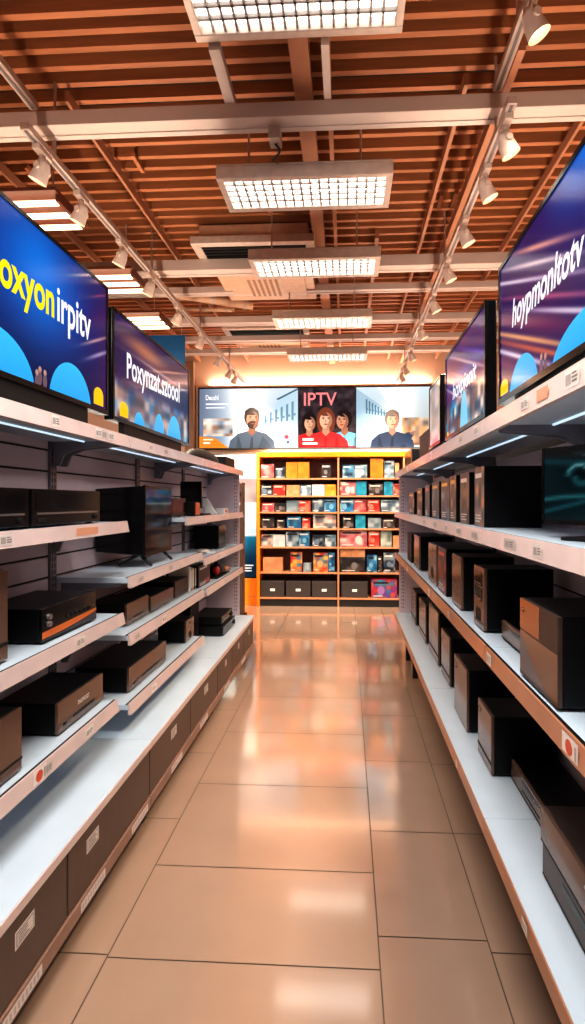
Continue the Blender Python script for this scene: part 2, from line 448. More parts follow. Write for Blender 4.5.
pipe((-1.78, 4.95, 3.60), (-.98, 5.18, 3.55), .042, 'thick tan duct slanting beside the left lighting track')
pipe((-1.85, 5.5, 3.66), (-1.15, 5.0, 3.44), .02, 'thin slanting brace pipe crossing under the thick duct')
t = thing('hanging_banner', (-2.06, 5.6, 3.06), 'plain blue banner hanging behind the left screens', 'banner')
MB().box(-2.28, -1.84, 5.6, 5.615, 3.06, 3.40).build('panel', mat('banner_blue', (.05, .38, .62), .5), t)
for sx in (-2.24, -1.88): MB().cyl((sx, 5.607, 3.40), (sx, 5.607, 3.70), .004, n=6).build('cord', M_TRACK, t)

# ================================================================ SHELF UNITS
TAGRND = random.Random(11)
def price_tag(parent, d, Xr, Y, zc, w=.06, h=.036, style='plain'):
    """small card on the rail face; d=+1 faces +X"""
    O = (Xr+d*.003, Y-w/2 if d > 0 else Y+w/2, zc-h/2); U = (0, d, 0)
    a = Art(O, U, (0, 0, 1), (d, 0, 0))
    base = {'plain': hx('e9e2dc'), 'peach': hx('e8a987'), 'red': hx('efe7e2'), 'grey': hx('cfc6c2')}[style]
    a.rect(0, w, 0, h, base); a.layer()
    if style == 'red':
        a.ell(w*.45, h*.52, h*.33, h*.33, hx('d8502f')); a.rect(w*.8, w*.92, h*.2, h*.8, hx('b9aca6'))
    elif style != 'peach':
        a.rect(w*.1, w*.45, h*.2, h*.75, hx('b3a9a6')); a.lines(w*.52, h*.75, w*.4, 3, h*.2, h*.09, hx('7b7270'), TAGRND)
    o = a.build('price_tag', M_PRINT, parent)
    return o
def shelf(unit, d, Xback, Xfront, y0, y1, z, rail, name='shelf', tags=(), led=False, th=.025, brackets=True, rail_h=.05, railmat=None, gap=.004):
    s = MB().box(Xback, Xfront-d*.008, y0+gap, y1-gap, z-th, z).build(name, M_SHELF if name != 'canopy_shelf' else [M_SHELF], unit, bev=.003)
    if rail:
        prof = [(Xfront-d*.008, z+.004), (Xfront-d*.002, z+.004), (Xfront+d*.008, z+.004-rail_h), (Xfront-d*.008, z+.004-rail_h)]
        r = MB().prism_y(prof, y0+gap, y1-gap).build('price_rail', railmat or M_RAIL, s)
        MB().box(Xfront-d*.019, Xfront-d*.009, y0+gap, y1-gap, z, z+.0025).build('edge_strip', M_MATTE, s)
    if brackets:
        for Y in (y0+.03, y1-.03):
            xb = Xback+d*.012
            pr = [(xb, z-th), (Xfront-d*.05, z-th), (Xfront-d*.06, z-th-.018), (xb+d*.11, z-th-.035), (xb+d*.05, z-th-.06), (xb+d*.03, z-th-.11), (xb, z-th-.11)]
            MB().prism_y(pr, Y-.006, Y+.006).build('bracket', M_UNDER, s)
    if led:
        xa = Xback+d*.16
        MB().box(xa, xa+d*.007, y0+.05, y1-.05, z-th-.006, z-th-.0005).build('light_strip', M_LED, s)
    for (Y, st, w, h) in tags: price_tag(s, d, Xfront+d*.004, Y, z+.004-rail_h/2, w, h, st)
    return s
def unit_shell(unit, d, Xb, y0, y1, zb, zt, posts):
    bp = MB().box(Xb-d*.03, Xb-d*.008, y0+.002, y1-.002, zb, zt, 1)
    z = zb
    while z < zt-.03:
        bp.box(Xb-d*.010, Xb, y0+.002, y1-.002, z, min(z+.086, zt)); z += .096
    bp.build('back_panel', [M_SLAT, M_GROOVE], unit)
    for Y in posts:
        p = MB().box(Xb, Xb+d*.012, Y-.024, Y+.024, zb, zt)
        z = zb+.03
        while z < zt-.04:
            for k in (-.01, .01): p.box(Xb+d*.0115, Xb+d*.0128, Y+k-.003, Y+k+.003, z, z+.018, 1)
            z += .03
        p.build('upright', [M_POST, M_DARK], unit)
LX, LB, LD = -1.0, -1.35, -.895      # left: shelf front, back panel, deck front
ZD, ZTOP = .41, 1.80
def py(px, X): return yat(px, X)
T = lambda px, st='plain', w=.06, h=.034, X=LX: (yat(px, X), st, w, h)
left_units = [
 ('grey gondola shelf bay nearest the camera on the left, two receivers at eye level', .90, 2.25, (1.0, 2.22),
   [(1.41, .9, 2.24, [T(4), T(86, 'peach', .16, .028)]), (1.00, .9, 2.20, [T(79)]), (.635, .9, 2.14, [T(88), T(47, 'grey', .04), T(38, 'red', .07, .055)])],
   [(54, 'plain', .05, .04), (97, 'plain', .05, .034), (103, 'grey', .04, .034), (110, 'plain', .05, .034)]),
 ('grey gondola shelf bay in the middle on the left, with a small television', 2.25, 3.45, (3.15,),
   [(1.40, 3.06, 3.45, [T(181, 'grey')]), (1.15, 2.25, 3.42, [T(140, 'grey'), T(170, 'grey')]), (.885, 2.22, 3.5, [T(136, 'grey'), T(163)]), (.565, 2.2, 3.46, [T(126), T(153)])],
   [(150, 'plain', .05, .034), (165, 'grey', .05, .03)]),
 ('grey gondola shelf bay farthest on the left, ending in a perforated panel', 3.45, 4.78, (4.05,),
   [(1.40, 3.4, 4.76, [T(190, 'grey'), T(205, 'grey'), T(222)]), (1.10, 3.46, 4.76, [T(218, 'grey')]), (.875, 3.52, 4.76, [T(225, 'grey')])],
   [(215, 'plain', .06, .034)]),
]
for lb, y0, y1, posts, shs, ttags in left_units:
    u = thing('shelf_unit', (-1.15, (y0+y1)/2, 0), lb, 'shelf unit', 'gondola shelf bays along the aisle')
    unit_shell(u, 1, LB, y0, y1, .30, ZTOP-.02, posts)
    inb = lambda tg, a=y0, b=y1: [q for q in tg if a+.05 < q[0] < b-.05]
    shelf(u, 1, LB, LX, y0, y1, ZTOP, True, 'top_shelf', inb([T(*q) for w_ in left_units for q in w_[5]]), led=True, rail_h=.055)
    for z, a, b, tags in shs: shelf(u, 1, LB+.002, LX, max(a, y0), min(b, y1), z, True, 'shelf', [q for q in tags if max(a, y0)+.05 < q[0] < min(b, y1)-.05])
    # deck with lip, drawers and base rail
    dk = MB().box(LB, LD, y0+.0008, y1-.0008, ZD-.03, ZD).build('deck', M_SHELF, u, bev=.002)
    MB().box(LD-.004, LD+.004, y0+.001, y1-.001, ZD-.032, ZD-.003).build('deck_lip', M_RAIL, dk)
    n = 2 if y0 < 3 else 3
    for k in range(n):
        a, b = y0+(y1-y0)*k/n, y0+(y1-y0)*(k+1)/n
        dr = MB().box(LD-.03, LD-.008, a+.003, b-.003, .155, ZD-.035).build('drawer', M_DRAWER, u, bev=.003)
        yc = {(.9, 0): 1.36, (.9, 1): 1.735}.get((y0, k), (a+b)/2+.02)
        w, h = (.085, .05) if y0 < 3 else (.05, .045)
        A = Art((LD-.0075, yc-w/2, .30-h/2), (0, 1, 0), (0, 0, 1), (1, 0, 0))
        A.rect(0, w, 0, h, hx('ded5d0')); A.layer(); A.rect(w*.06, w*.94, h*.1, h*.9, hx('8f8682')); A.layer()
        A.rect(w*.1, w*.9, h*.16, h*.84, hx('d9d0cb')); A.layer(); A.lines(w*.15, h*.78, w*.7, 4, h*.16, h*.07, hx('6c6462'), TAGRND)
        A.build('label_card', M_PRINT, dr)
    rl = MB().box(LD-.03, LD-.002, y0+.001, y1-.001, .10, .152).build('base_rail', mat('brown_rail', (.56, .43, .37), .4), u, bev=.003)
    for yc in ([1.345, 1.73, 2.13] if y0 < 1 else [2.6, 3.1] if y0 < 3 else [3.7, 4.3]):
        w, h = .17, .034
        A = Art((LD-.0015, yc-w/2, .126-h/2), (0, 1, 0), (0, 0, 1), (1, 0, 0)); A.rect(0, w, 0, h, hx('d8cec8')); A.layer()
        for i in range(9): A.rect(w*(.05+i*.1), w*(.05+i*.1+.06), h*.2, h*.8, hx('b5a9a3'))
        A.build('strip_label', M_PRINT, rl)
    for Y in (y0+.06, y1-.06):
        MB().box(LD-.10, LD-.06, Y-.02, Y+.02, 0, .10).build('leg', M_DARK, u)
    MB().box(LB, LB+.02, y0+.01, y1-.01, 0, .30).build('kick_board', M_DARK, u)
    if y0 > 3:
        ep = MB().box(LB, -1.035, y1-.03, y1-.002, ZD, ZTOP-.025)
        for X in (-1.06, -1.075):
            z = ZD+.05
            while z < ZTOP-.08: ep.box(X-.003, X+.003, y1-.031, y1-.029, z, z+.014, 1); z += .035
        ep.build('end_panel', [M_SLAT, M_DARK], u)
RX, RB = .474, .85
ZRT = 1.785
TR = lambda px, st='plain', w=.06, h=.034: (yat(px, RX), st, w, h)
right_units = [
 ('grey gondola shelf bay nearest the camera on the right, with the stacked receivers', .2, 1.75, (.7, 1.72), ZRT,
   [(575, 'plain', .07, .04), (527, 'plain', .06, .03), (545, 'peach', .07, .03)], [(540, 'plain', .06, .034), (512, 'grey', .10, .03)], [(573, 'red', .075, .05)], [(527, 'plain', .04, .03)]),
 ('grey gondola shelf bay second from the camera on the right', 1.75, 2.95, (2.92,), ZRT,
   [(478, 'plain', .06, .034), (462, 'grey', .06, .034)], [(476, 'grey', .08, .03), (460, 'plain', .08, .03), (448, 'plain', .07, .03)], [(491, 'plain', .05, .04), (450, 'grey', .04, .03)], [(482, 'plain', .035, .035), (458, 'plain', .03, .03)]),
 ('grey gondola shelf bay third from the camera on the right', 2.95, 4.05, (4.02,), ZRT,
   [(432, 'plain', .08, .03)], [(436, 'plain', .08, .03), (425, 'grey', .08, .03)], [(430, 'plain', .06, .04)], []),
 ('grey gondola shelf bay farthest on the right, by the bookcase', 4.05, 4.98, (), ZRT,
   [(408, 'plain', .08, .03)], [(412, 'plain', .08, .03), (405, 'grey', .08, .03)], [(408, 'plain', .06, .03)], []),
]
for lb, y0, y1, posts, zt, t0, t1, t2, t3 in right_units:
    u = thing('shelf_unit', (.65, (y0+y1)/2, 0), lb, 'shelf unit', 'gondola shelf bays along the aisle')
    unit_shell(u, -1, RB, y0, y1, .30, zt-.02, posts)
    inb = lambda k, a=y0, b=y1: [q for q in (TR(*r_) for w_ in right_units for r_ in w_[k]) if a+.05 < q[0] < b-.05]
    s = shelf(u, -1, RB, RX, y0, y1, zt, True, 'top_shelf', inb(5), led=True, rail_h=.06)
    MB().box(RX+.010, RX+.014, y0+.02, y1-.02, zt-.050, zt-.046).build('front_light_strip', M_LEDF, s)
    shelf(u, -1, RB-.002, RX, y0, y1, 1.40, True, 'shelf', inb(6))
    shelf(u, -1, RB-.002, RX, y0, y1, 1.00, True, 'shelf', inb(7), railmat=M_RAILR, rail_h=.045)
    dk = MB().box(RB, RX, y0+.0008, y1-.0008, ZD-.03, ZD).build('deck', M_SHELF, u, bev=.002)
    MB().box(RX-.004, RX+.004, y0+.001, y1-.001, ZD-.055, ZD-.003).build('deck_lip', M_RAILR, dk)
    for (Y, st, w, h) in inb(8): price_tag(dk, -1, RX-.004, Y, ZD-.03, w, h, st)
    MB().box(RX+.06, RB, y0+.01, y1-.01, ZD-.09, ZD-.031).build('under_frame', M_DARK, u)
    for Y in ((4.3, 4.78) if y1 > 4.5 else (y0+.3, y1-.3)):
        lx = .56 if y1 > 4.5 else .70
        MB().box(lx, lx+.04, Y-.02, Y+.02, 0, ZD-.09).build('leg', M_DARK, u)
    MB().box(RB-.02, RB, y0+.01, y1-.01, 0, .31).build('kick_board', M_DARK, u)
    if y1 > 4.5:
        ep = MB().box(.515, RB, y1-.03, y1-.002, ZD, zt-.025)
        for X in (.54, .555):
            z = ZD+.05
            while z < zt-.08: ep.box(X-.003, X+.003, y1-.031, y1-.029, z, z+.014, 1); z += .035
        ep.build('end_panel', [M_SLAT, M_DARK], u)

# ================================================================ BIG SCREENS ON THE TOP SHELVES
def streaks(c, u, v, ls, sl=0.):     # bands of light running at a slant through the picture
    for (v0, sv, u0, su, col, k) in ls:
        c = mix(c, col, k*gauss(v+sl*u-v0, sv)*gauss(u-u0, su))
    return c
NAVY, BLUE, PURP = hx('061238'), hx('0a73d6'), hx('3c1a52')
def scr_left_near(u, v):
    c = mix(hx('0b2f86'), NAVY, abs(v-.7)*.8+max(0, .5-v)*.9)
    c = mix(c, BLUE, .95*gauss(u-.62, .17)*gauss(v-.72, .42))
    c = mix(c, PURP, max(0, (u-.80)/.2)*.85)
    return streaks(c, u, v, [(.05, .010, .88, .10, hx('f3c4ae'), .9), (.0, .02, .97, .07, hx('f0a98c'), .8), (-.12, .008, .95, .06, hx('c05a72'), .7), (-.47, .012, .93, .09, hx('f0b9a4'), .8), (-.59, .016, .95, .08, hx('d9c7e0'), .7), (-.3, .08, .95, .12, hx('4a1f5c'), .6)], -1.07)
def people_noise(k): return palette_noise([hx('1b2c4a'), hx('7a5144'), hx('d9b49a'), hx('efe3da'), hx('3aa0cf'), hx('54404a')], k, 17, 7)
def scr_left_far(u, v):
    c = mix(hx('2a1a56'), hx('0c1440'), v*.3+abs(u-.3)*.6)
    c = mix(c, hx('d98a5a'), .75*gauss(u-.35, .28)*gauss(v-.82, .10))
    c = mix(c, hx('f5d9c0'), .6*gauss(u-.6, .4)*gauss(v-.70, .018))
    c = streaks(c, u, v, [(.34, .012, .7, .4, hx('c9709a'), .7), (.46, .012, .7, .35, hx('f2b48e'), .8), (.24, .014, .85, .2, hx('f4dccf'), .8), (.9, .02, .2, .3, hx('8a3f76'), .6)], -.5)
    if v < .42: c = mix(c, people_noise(5)(u, v*1.2), .85*min(1, (.42-v)*7))
    return c
def scr_right_near(u, v):
    c = mix(hx('1a1658'), hx('3b1650'), u*.0+vnoise(u*3, v*4, 9))
    c = mix(c, BLUE, .95*gauss(u-.62, .2)*gauss(v-1.0, .26)); c = mix(c, hx('0a4fb0'), .5*gauss(u-.8, .2)*gauss(v-.55, .3))
    return streaks(c, u, v, [(1.10, .018, .30, .2, hx('f2a890'), .9), (1.0, .014, .28, .25, hx('fbe3da'), .9), (.90, .012, .10, .5, hx('f6e3ee'), .95), (.785, .014, .35, .4, hx('dd6f8a'), .7), (.70, .014, .5, .3, hx('f4e6f2'), .9),
        (.62, .05, .15, .4, hx('a03a5a'), .6), (.51, .016, .2, .5, hx('f3b072'), .95), (.45, .018, .35, .5, hx('e8744a'), .8), (.375, .018, .15, .3, hx('efe8f5'), .95), (.29, .03, .2, .5, hx('6a2a6a'), .7)], .98)
def scr_right_far(u, v):
    c = mix(hx('2a2064'), hx('52215a'), vnoise(u*3, v*5, 4))
    c = mix(c, hx('1c66c0'), .6*gauss(u-.5, .4)*gauss(v-.58, .1))
    c = streaks(c, u, v, [(.86, .02, .6, .5, hx('d98a8e'), .7), (.74, .014, .4, .5, hx('efc0b4'), .9), (1.05, .014, .6, .5, hx('f4d0c6'), .9), (.62, .014, .5, .5, hx('f4f0f6'), .95), (1.18, .02, .8, .4, hx('7a4fc0'), .7)], .62)
    if v < .45: c = mix(c, people_noise(8)(u, v*1.2), min(1, (.45-v)*7))
    return c
def scr_far_grey(u, v): return mix(hx('b9b4b4'), palette_noise([hx('d8d4d2'), hx('8d8a8c'), hx('c7a893')], 3, 3, 6)(u, v), .8)
def television(d, Xf, y0, y1, z0, z1, zshelf, label, fn, deco, nu=90, nv=60, grp='large lit screens on top of the shelves'):
    t = thing('display_screen', (Xf-d*.03, (y0+y1)/2, zshelf), label, 'screen', grp)
    W, Hh = y1-y0, z1-z0; bz = .014
    MB().box(Xf-d*.045, Xf-d*.006, y0, y1, z0, z1).build('casing', M_BLACK, t, bev=.004)
    bf = MB()
    for a in ((y0, y1, z0, z0+bz*1.4), (y0, y1, z1-bz, z1), (y0, y0+bz, z0+bz*1.4, z1-bz), (y1-bz, y1, z0+bz*1.4, z1-bz)): bf.box(Xf-d*.006, Xf, *a)
    bf.build('bezel', M_BLACK, t)
    MB().box(Xf-d*.04, Xf-d*.012, y0+W*.12, y1-W*.12, zshelf+.012, z0+.02).box(Xf-d*.15, Xf+d*.0, y0+W*.18, y1-W*.18, zshelf+.001, zshelf+.013).build('stand', M_MATTE, t, bev=.003)
    O = (Xf-d*.004, y0+bz if d > 0 else y1-bz, z0+bz*1.4)
    A = Art(O, (0, d, 0), (0, 0, 1), (d, 0, 0), .0003)
    w, h = W-2*bz, Hh-2.4*bz
    A.clip = (0, w, 0, h)
    A.grid(w, h, fn, nu, nv); A.layer()
    deco(A, w, h, lambda Y: (Y-O[1])*d, lambda z: z-O[2])
    A.build('screen_image', M_SCREEN, t)
    return t
CY1, CY2 = hx('1c86d8'), hx('38b6ee')
def deco1(A, w, h, U, V):
    q = lambda p: U(yat(p, -1.06))
    A.ell(q(-6), V(1.87), q(36)-q(-6), .17, CY1, 40, CY2); A.ell((q(50)+q(92))/2, V(1.87), (q(92)-q(50))/2, .165, CY1, 40, CY2); A.layer()
    for (p, z) in ((41, 1.93), (46, 1.925), (38, 1.915)):
        A.ell(q(p), V(z), .012, .026, hx('6d5560')); A.ell(q(p), V(z+.03), .009, .011, hx('b98f80'))
    A.layer()
    A.rect(q(94.5), q(104), V(1.915), V(1.955), hx('f2c21c')); A.ell((q(94.5)+q(104))/2, V(1.957), (q(104)-q(94.5))/2, .034, hx('f2c21c')); A.layer()
    A.text('noxyon', q(-13), V(2.128), q(55)-q(-13), .128, hx('f4e116'), .026)
    A.text('irpitv', q(58), V(2.125), q(91.5)-q(58), .165, hx('f4f3fa'), .018)
def deco2(A, w, h, U, V):
    q = lambda p: U(yat(p, -1.06))
    A.ell(q(140), V(1.86), .07, .10, CY1, 24, CY2); A.ell(q(160), V(1.86), .08, .14, CY1, 24, CY2); A.ell(q(175), V(1.86), .12, .17, CY1, 24, CY2); A.layer()
    A.rect(q(120.5), q(129), V(1.905), V(1.945), hx('f2c21c')); A.ell((q(120.5)+q(129))/2, V(1.947), (q(129)-q(120.5))/2, .032, hx('f2c21c')); A.layer()
    A.text('Poxynzat.szoool', q(127.5), V(2.06), q(180)-q(127.5), .165, hx('f3f1f7'), .02, 0, .03)
def deco3(A, w, h, U, V):
    q = lambda p: U(yat(p, .525))
    A.ell(q(590), V(1.82), q(590)-q(549), .115, CY1, 36, CY2); A.ell((q(508)+q(537))/2, V(1.82), (q(537)-q(508))/2, .125, CY1, 36, CY2); A.layer()
    for (p, z) in ((540, 1.868), (544, 1.862)): A.ell(q(p), V(z), .011, .022, hx('6d5560')); A.ell(q(p), V(z+.027), .008, .010, hx('b98f80'))
    A.rect(q(499.5), q(507), V(1.862), V(1.89), hx('f2c21c')); A.ell((q(499.5)+q(507))/2, V(1.89), (q(507)-q(499.5))/2, .022, hx('f2c21c')); A.layer()
    A.text('hoypmonltotv', q(511), V(2.03), q(583)-q(511), .115, hx('f6f2f8'), .02, .25, -.02)
def deco4(A, w, h, U, V):
    q = lambda p: U(yat(p, .525))
    A.ell(q(463), V(1.84), .07, .17, hx('58b4da'), 24, hx('8fcfe6')); A.ell(q(447), V(1.83), .03, .04, hx('f2c21c')); A.layer()
    A.text('hoxpionit', q(452), V(1.985), q(475.5)-q(452), .10, hx('e9f3fb'), .016, .2)
def nodeco(A, w, h, U, V): pass
television(1, -1.06, .90, yat(108.5, -1.06), 1.885, 2.455, ZTOP, 'large screen with yellow and white lettering on deep blue, at the left edge', scr_left_near, deco1, 120, 80)
television(1, -1.06, yat(113.5, -1.06), yat(189.5, -1.06), 1.875, 2.39, ZTOP, 'purple screen with white lettering and blurred people, second on the left', scr_left_far, deco2, 100, 60)
television(-1, .525, .62, yat(498, .525), 1.835, 2.31, ZRT, 'large screen with slanted white lettering and light streaks, at the right edge', scr_right_near, deco3, 120, 90)
television(-1, .525, yat(485, .525), yat(445, .525), 1.825, 2.27, ZRT, 'purple screen with light streaks and a crowd, second on the right', scr_right_far, deco4, 80, 60)
television(-1, .525, yat(440, .525), yat(429, .525), 1.835, 2.225, ZRT, 'narrow pale grey screen, farthest on the right shelf top', scr_far_grey, nodeco, 20, 30)

# ================================================================ DEVICES
class Dev:
    """box-shaped device on a shelf; front faces the aisle"""
    def __init__(s, name, label, cat, group, d, Yn, Yf, Xf, z0, z1, depth, feet=.008):
        s.d, s.Yn, s.Yf, s.Xf, s.z0, s.z1, s.depth = d, Yn, Yf, Xf, z0, z1, depth
        s.t = thing(name, (Xf-d*depth/2, (Yn+Yf)/2, z0), label, cat, group)
        s.W, s.H, s.fz = Yf-Yn, z1-z0, feet
        if feet:
            for X in (Xf-d*.035, Xf-d*(depth-.03)):
                for Y in (Yn+.03, Yf-.03): MB().cyl((X, Y, z0+.0005), (X, Y, z0+feet+.002), .013, n=12).build('foot', M_DARK, s.t)
    def Y(s, a): return s.Yn+a*s.W if s.d > 0 else s.Yf-a*s.W
    def Z(s, b): return s.z0+s.fz+b*(s.H-s.fz)
    def body(s, m=M_SIDE, bev=.004, front=.012):
        return MB().box(s.Xf-s.d*front, s.Xf-s.d*s.depth, s.Yn, s.Yf, s.z0+s.fz, s.z1).build('casing', m, s.t, bev=bev)
    def slab(s, name, a0, a1, b0, b1, t0, t1, m, parent=None, bev=.002):
        return MB().box(s.Xf+s.d*t0, s.Xf+s.d*t1, s.Y(a0), s.Y(a1), s.Z(b0), s.Z(b1)).build(name, m, parent or s.t, bev=bev)
    def knob(s, name, a, b, r, L, m, parent=None, t0=0.):
        return MB().cyl((s.Xf+s.d*t0, s.Y(a), s.Z(b)), (s.Xf+s.d*(t0+L), s.Y(a), s.Z(b)), r, r*.9, n=20).build(name, m, parent or s.t, smooth=True)
    def art(s, t0=.0006):
        O = (s.Xf+s.d*t0, s.Y(0), s.Z(0)); return Art(O, (0, s.d, 0), (0, 0, 1), (s.d, 0, 0), .0004)
DG = 'black audio devices on the shelves'
def receiver(label, d, Yn, Yf, Xf, z0, z1, depth, fm=M_DKBROWN, knobs=1, slot=False, mark=False, accent=None, grp=DG, name='media_receiver', cat='receiver', top=M_SIDE):
    D = Dev(name, label, cat, grp, d, Yn, Yf, Xf, z0, z1, depth)
    D.body(top)
    f = D.slab('front_panel', 0, 1, 0, 1, -.012, 0, fm)
    if accent == 'orange':
        A = D.art(.0008); n = 14
        pts = [(D.W*i/n, (D.H-D.fz)*(.30+.16*math.sin(math.pi*i/n)*0+.10*i/n)) for i in range(n+1)]
        low = [(D.W*i/n, (D.H-D.fz)*(.10+.20*(i/n)**2.2)) for i in range(n, -1, -1)]
        A.poly(pts+low, hx('d9702c')); A.poly([(0, 0), (D.W, 0), (D.W, (D.H-D.fz)*.27)]+[(x_, y_-.003) for x_, y_ in low], hx('3a3a40')); A.build('orange_band', M_PRINT, f)
        D.slab('display', .40, .78, .62, .86, 0, .001, M_GLASS, f)
        for k in range(6): D.knob('button', .42+.085*k, .50, .006, .005, M_MATTE, f)
        for b in (.72, .50): D.knob('knob', .10, b, .011, .010, M_SILVER, f)
    else:
        if knobs != 1 or d > 0: D.slab('display', .30, .62, .58, .80, 0, .001, M_GLASS, f)
        for k in range(knobs): D.knob('knob', .86-.13*k, .42, min(.026, D.H*.24), .014, M_MATTE, f)
        for k in range(4): D.knob('button', .62+.04*k, .74, .005, .004, M_SILVER, f)
        if slot: D.slab('disc_slot', .30, .72, .22, .32, -.001, .0012, M_DARK, f)
    if mark:
        A = D.art(.0008); A.text('Pwusrs', D.W*.38, (D.H-D.fz)*.56, D.W*.24, (D.H-D.fz)*.17, hx('d9cfc8'), .01); A.build('logo', M_PRINT, f)
    D.slab('seam', .005, .995, .0, .035, 0, .0012, M_DARK, f, 0)
    return D
def plainfront(label, d, Yn, Yf, Xf, z0, z1, depth, fm=M_BROWN, style='', grp=None, name='speaker', cat='speaker', top=M_SIDE):
    D = Dev(name, label, cat, grp, d, Yn, Yf, Xf, z0, z1, depth, .008)
    D.body(top)
    f = D.slab('front_panel', 0, 1, 0, 1, -.012, 0, fm)
    if 'slot' in style:
        D.slab('disc_slot', .3, .78, .20, .28, 0, .002, M_DARK, f); D.slab('button', .1, .16, .16, .24, 0, .003, M_MATTE, f)
    if 'logo' in style:
        A = D.art(.0008); A.text('nunozr', D.W*.4, (D.H-D.fz)*.5, D.W*.26, (D.H-D.fz)*.15, hx('e3dad4'), .01); A.build('logo', M_PRINT, f)
    if 'badge' in style:
        A = D.art(.0008); r = min(D.W, D.H)*.06
        A.ell(D.W*.16, (D.H-D.fz)*.84, r*1.3, r, hx('2c1f1a')); A.layer(); A.ell(D.W*.16, (D.H-D.fz)*.84, r*.8, r*.5, hx('a98470')); A.build('badge', M_PRINT, f)
    if 'cone' in style:
        for b, r in ((.30, .33), (.72, .22)):
            rr_ = min(D.W, D.H*.5)*r
            c = D.knob('speaker_cone', .5, b, rr_, .004, M_MATTE, f); D.knob('dust_cap', .5, b, rr_*.4, .008, M_BLACK, c)
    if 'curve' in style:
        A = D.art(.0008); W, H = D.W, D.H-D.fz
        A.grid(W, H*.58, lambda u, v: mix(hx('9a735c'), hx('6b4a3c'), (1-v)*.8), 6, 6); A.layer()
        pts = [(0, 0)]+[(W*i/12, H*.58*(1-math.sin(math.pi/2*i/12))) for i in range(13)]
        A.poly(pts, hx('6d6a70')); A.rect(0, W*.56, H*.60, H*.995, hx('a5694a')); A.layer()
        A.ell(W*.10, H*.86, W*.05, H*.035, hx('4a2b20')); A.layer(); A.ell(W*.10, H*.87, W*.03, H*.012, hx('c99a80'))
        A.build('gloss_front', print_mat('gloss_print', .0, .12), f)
    if 'line' in style: D.slab('trim_line', 0, 1, .16, .20, 0, .0015, M_DARK, f, 0)
    if 'port' in style: D.knob('bass_port', .5, .25, min(D.W, D.H)*.16, .003, M_DARK, f); D.slab('name_plate', .35, .65, .82, .88, 0, .002, M_SILVER, f)
    return D
def package(label, d, Yn, Yf, Xf, z0, z1, depth, pal, k, grp, name='product_box', cat='box', title=None, side=M_SIDE):
    D = Dev(name, label, cat, grp, d, Yn, Yf, Xf, z0, z1, depth, 0)
    b = D.body(side, .002, .001)
    A = D.art(-.0005); W, H = D.W, D.H
    A.grid(W, H, palette_noise(pal, k, 3.5, 5), 10, 14); A.layer()
    r = random.Random(k)
    A.rect(W*.1, W*.75, H*.82, H*.90, r.choice([hx('f0ece8'), hx('d94a32'), hx('e7b24a')])); A.lines(W*.1, H*.2, W*.7, 3, H*.05, H*.022, hx('d9d4d0'), r)
    A.build('printed_cover', M_PRINT, b)
    return D
def Lr(pn, pf, X): return yat(pn, X), yat(pf, X)
def Rr(pf, pn, X): return yat(pn, X), yat(pf, X)
# ---- left, nearest bay
def microwave_like(label, Yn, Yf):
    D = Dev('media_receiver', label, 'receiver', DG, 1, Yn, Yf, -1.055, 1.411, 1.545, .25)
    D.body(M_BLACK); f = D.slab('front_panel', 0, 1, 0, 1, -.012, 0, M_BLACK)
    D.slab('display', .04, .96, .40, .92, 0, .0015, M_GLASS, f); D.slab('trim_line', .06, .95, .30, .35, 0, .002, M_SILVER, f, 0)
    D.knob('knob', .90, .17, .010, .008, M_MATTE, f); D.slab('button', .06, .16, .1, .2, 0, .003, M_MATTE, f)
microwave_like('glossy black receiver at eye level by the left edge of the picture', 1.12, yat(29, -1.055))
microwave_like('wide glossy black receiver with silver line, right of a similar one at eye level', yat(32, -1.055), yat(100, -1.055))
a, b = Lr(42, 96, -1.06); receiver('black receiver with curved orange band on its front', 1, a, b, -1.06, 1.001, 1.125, .26, M_BLACK, accent='orange')
plainfront('black speaker with warm front left of the orange banded receiver', 1, 1.15, yat(8, -1.06), -1.06, 1.001, 1.29, .24, M_BROWN, 'line', 'upright box speakers')
a, b = Lr(58, 103, -1.06); plainfront('bronze fronted black player with white lettering and disc slot', 1, a, b, -1.06, .636, .757, .24, M_BROWN, 'slot logo', None, 'disc_player', 'player')
D_ = None
plainfront('tall bronze fronted speaker cut by the left edge on the lower shelf', 1, 1.15, yat(22, -1.045), -1.045, .636, .842, .26, M_BROWN, 'line', 'upright box speakers')
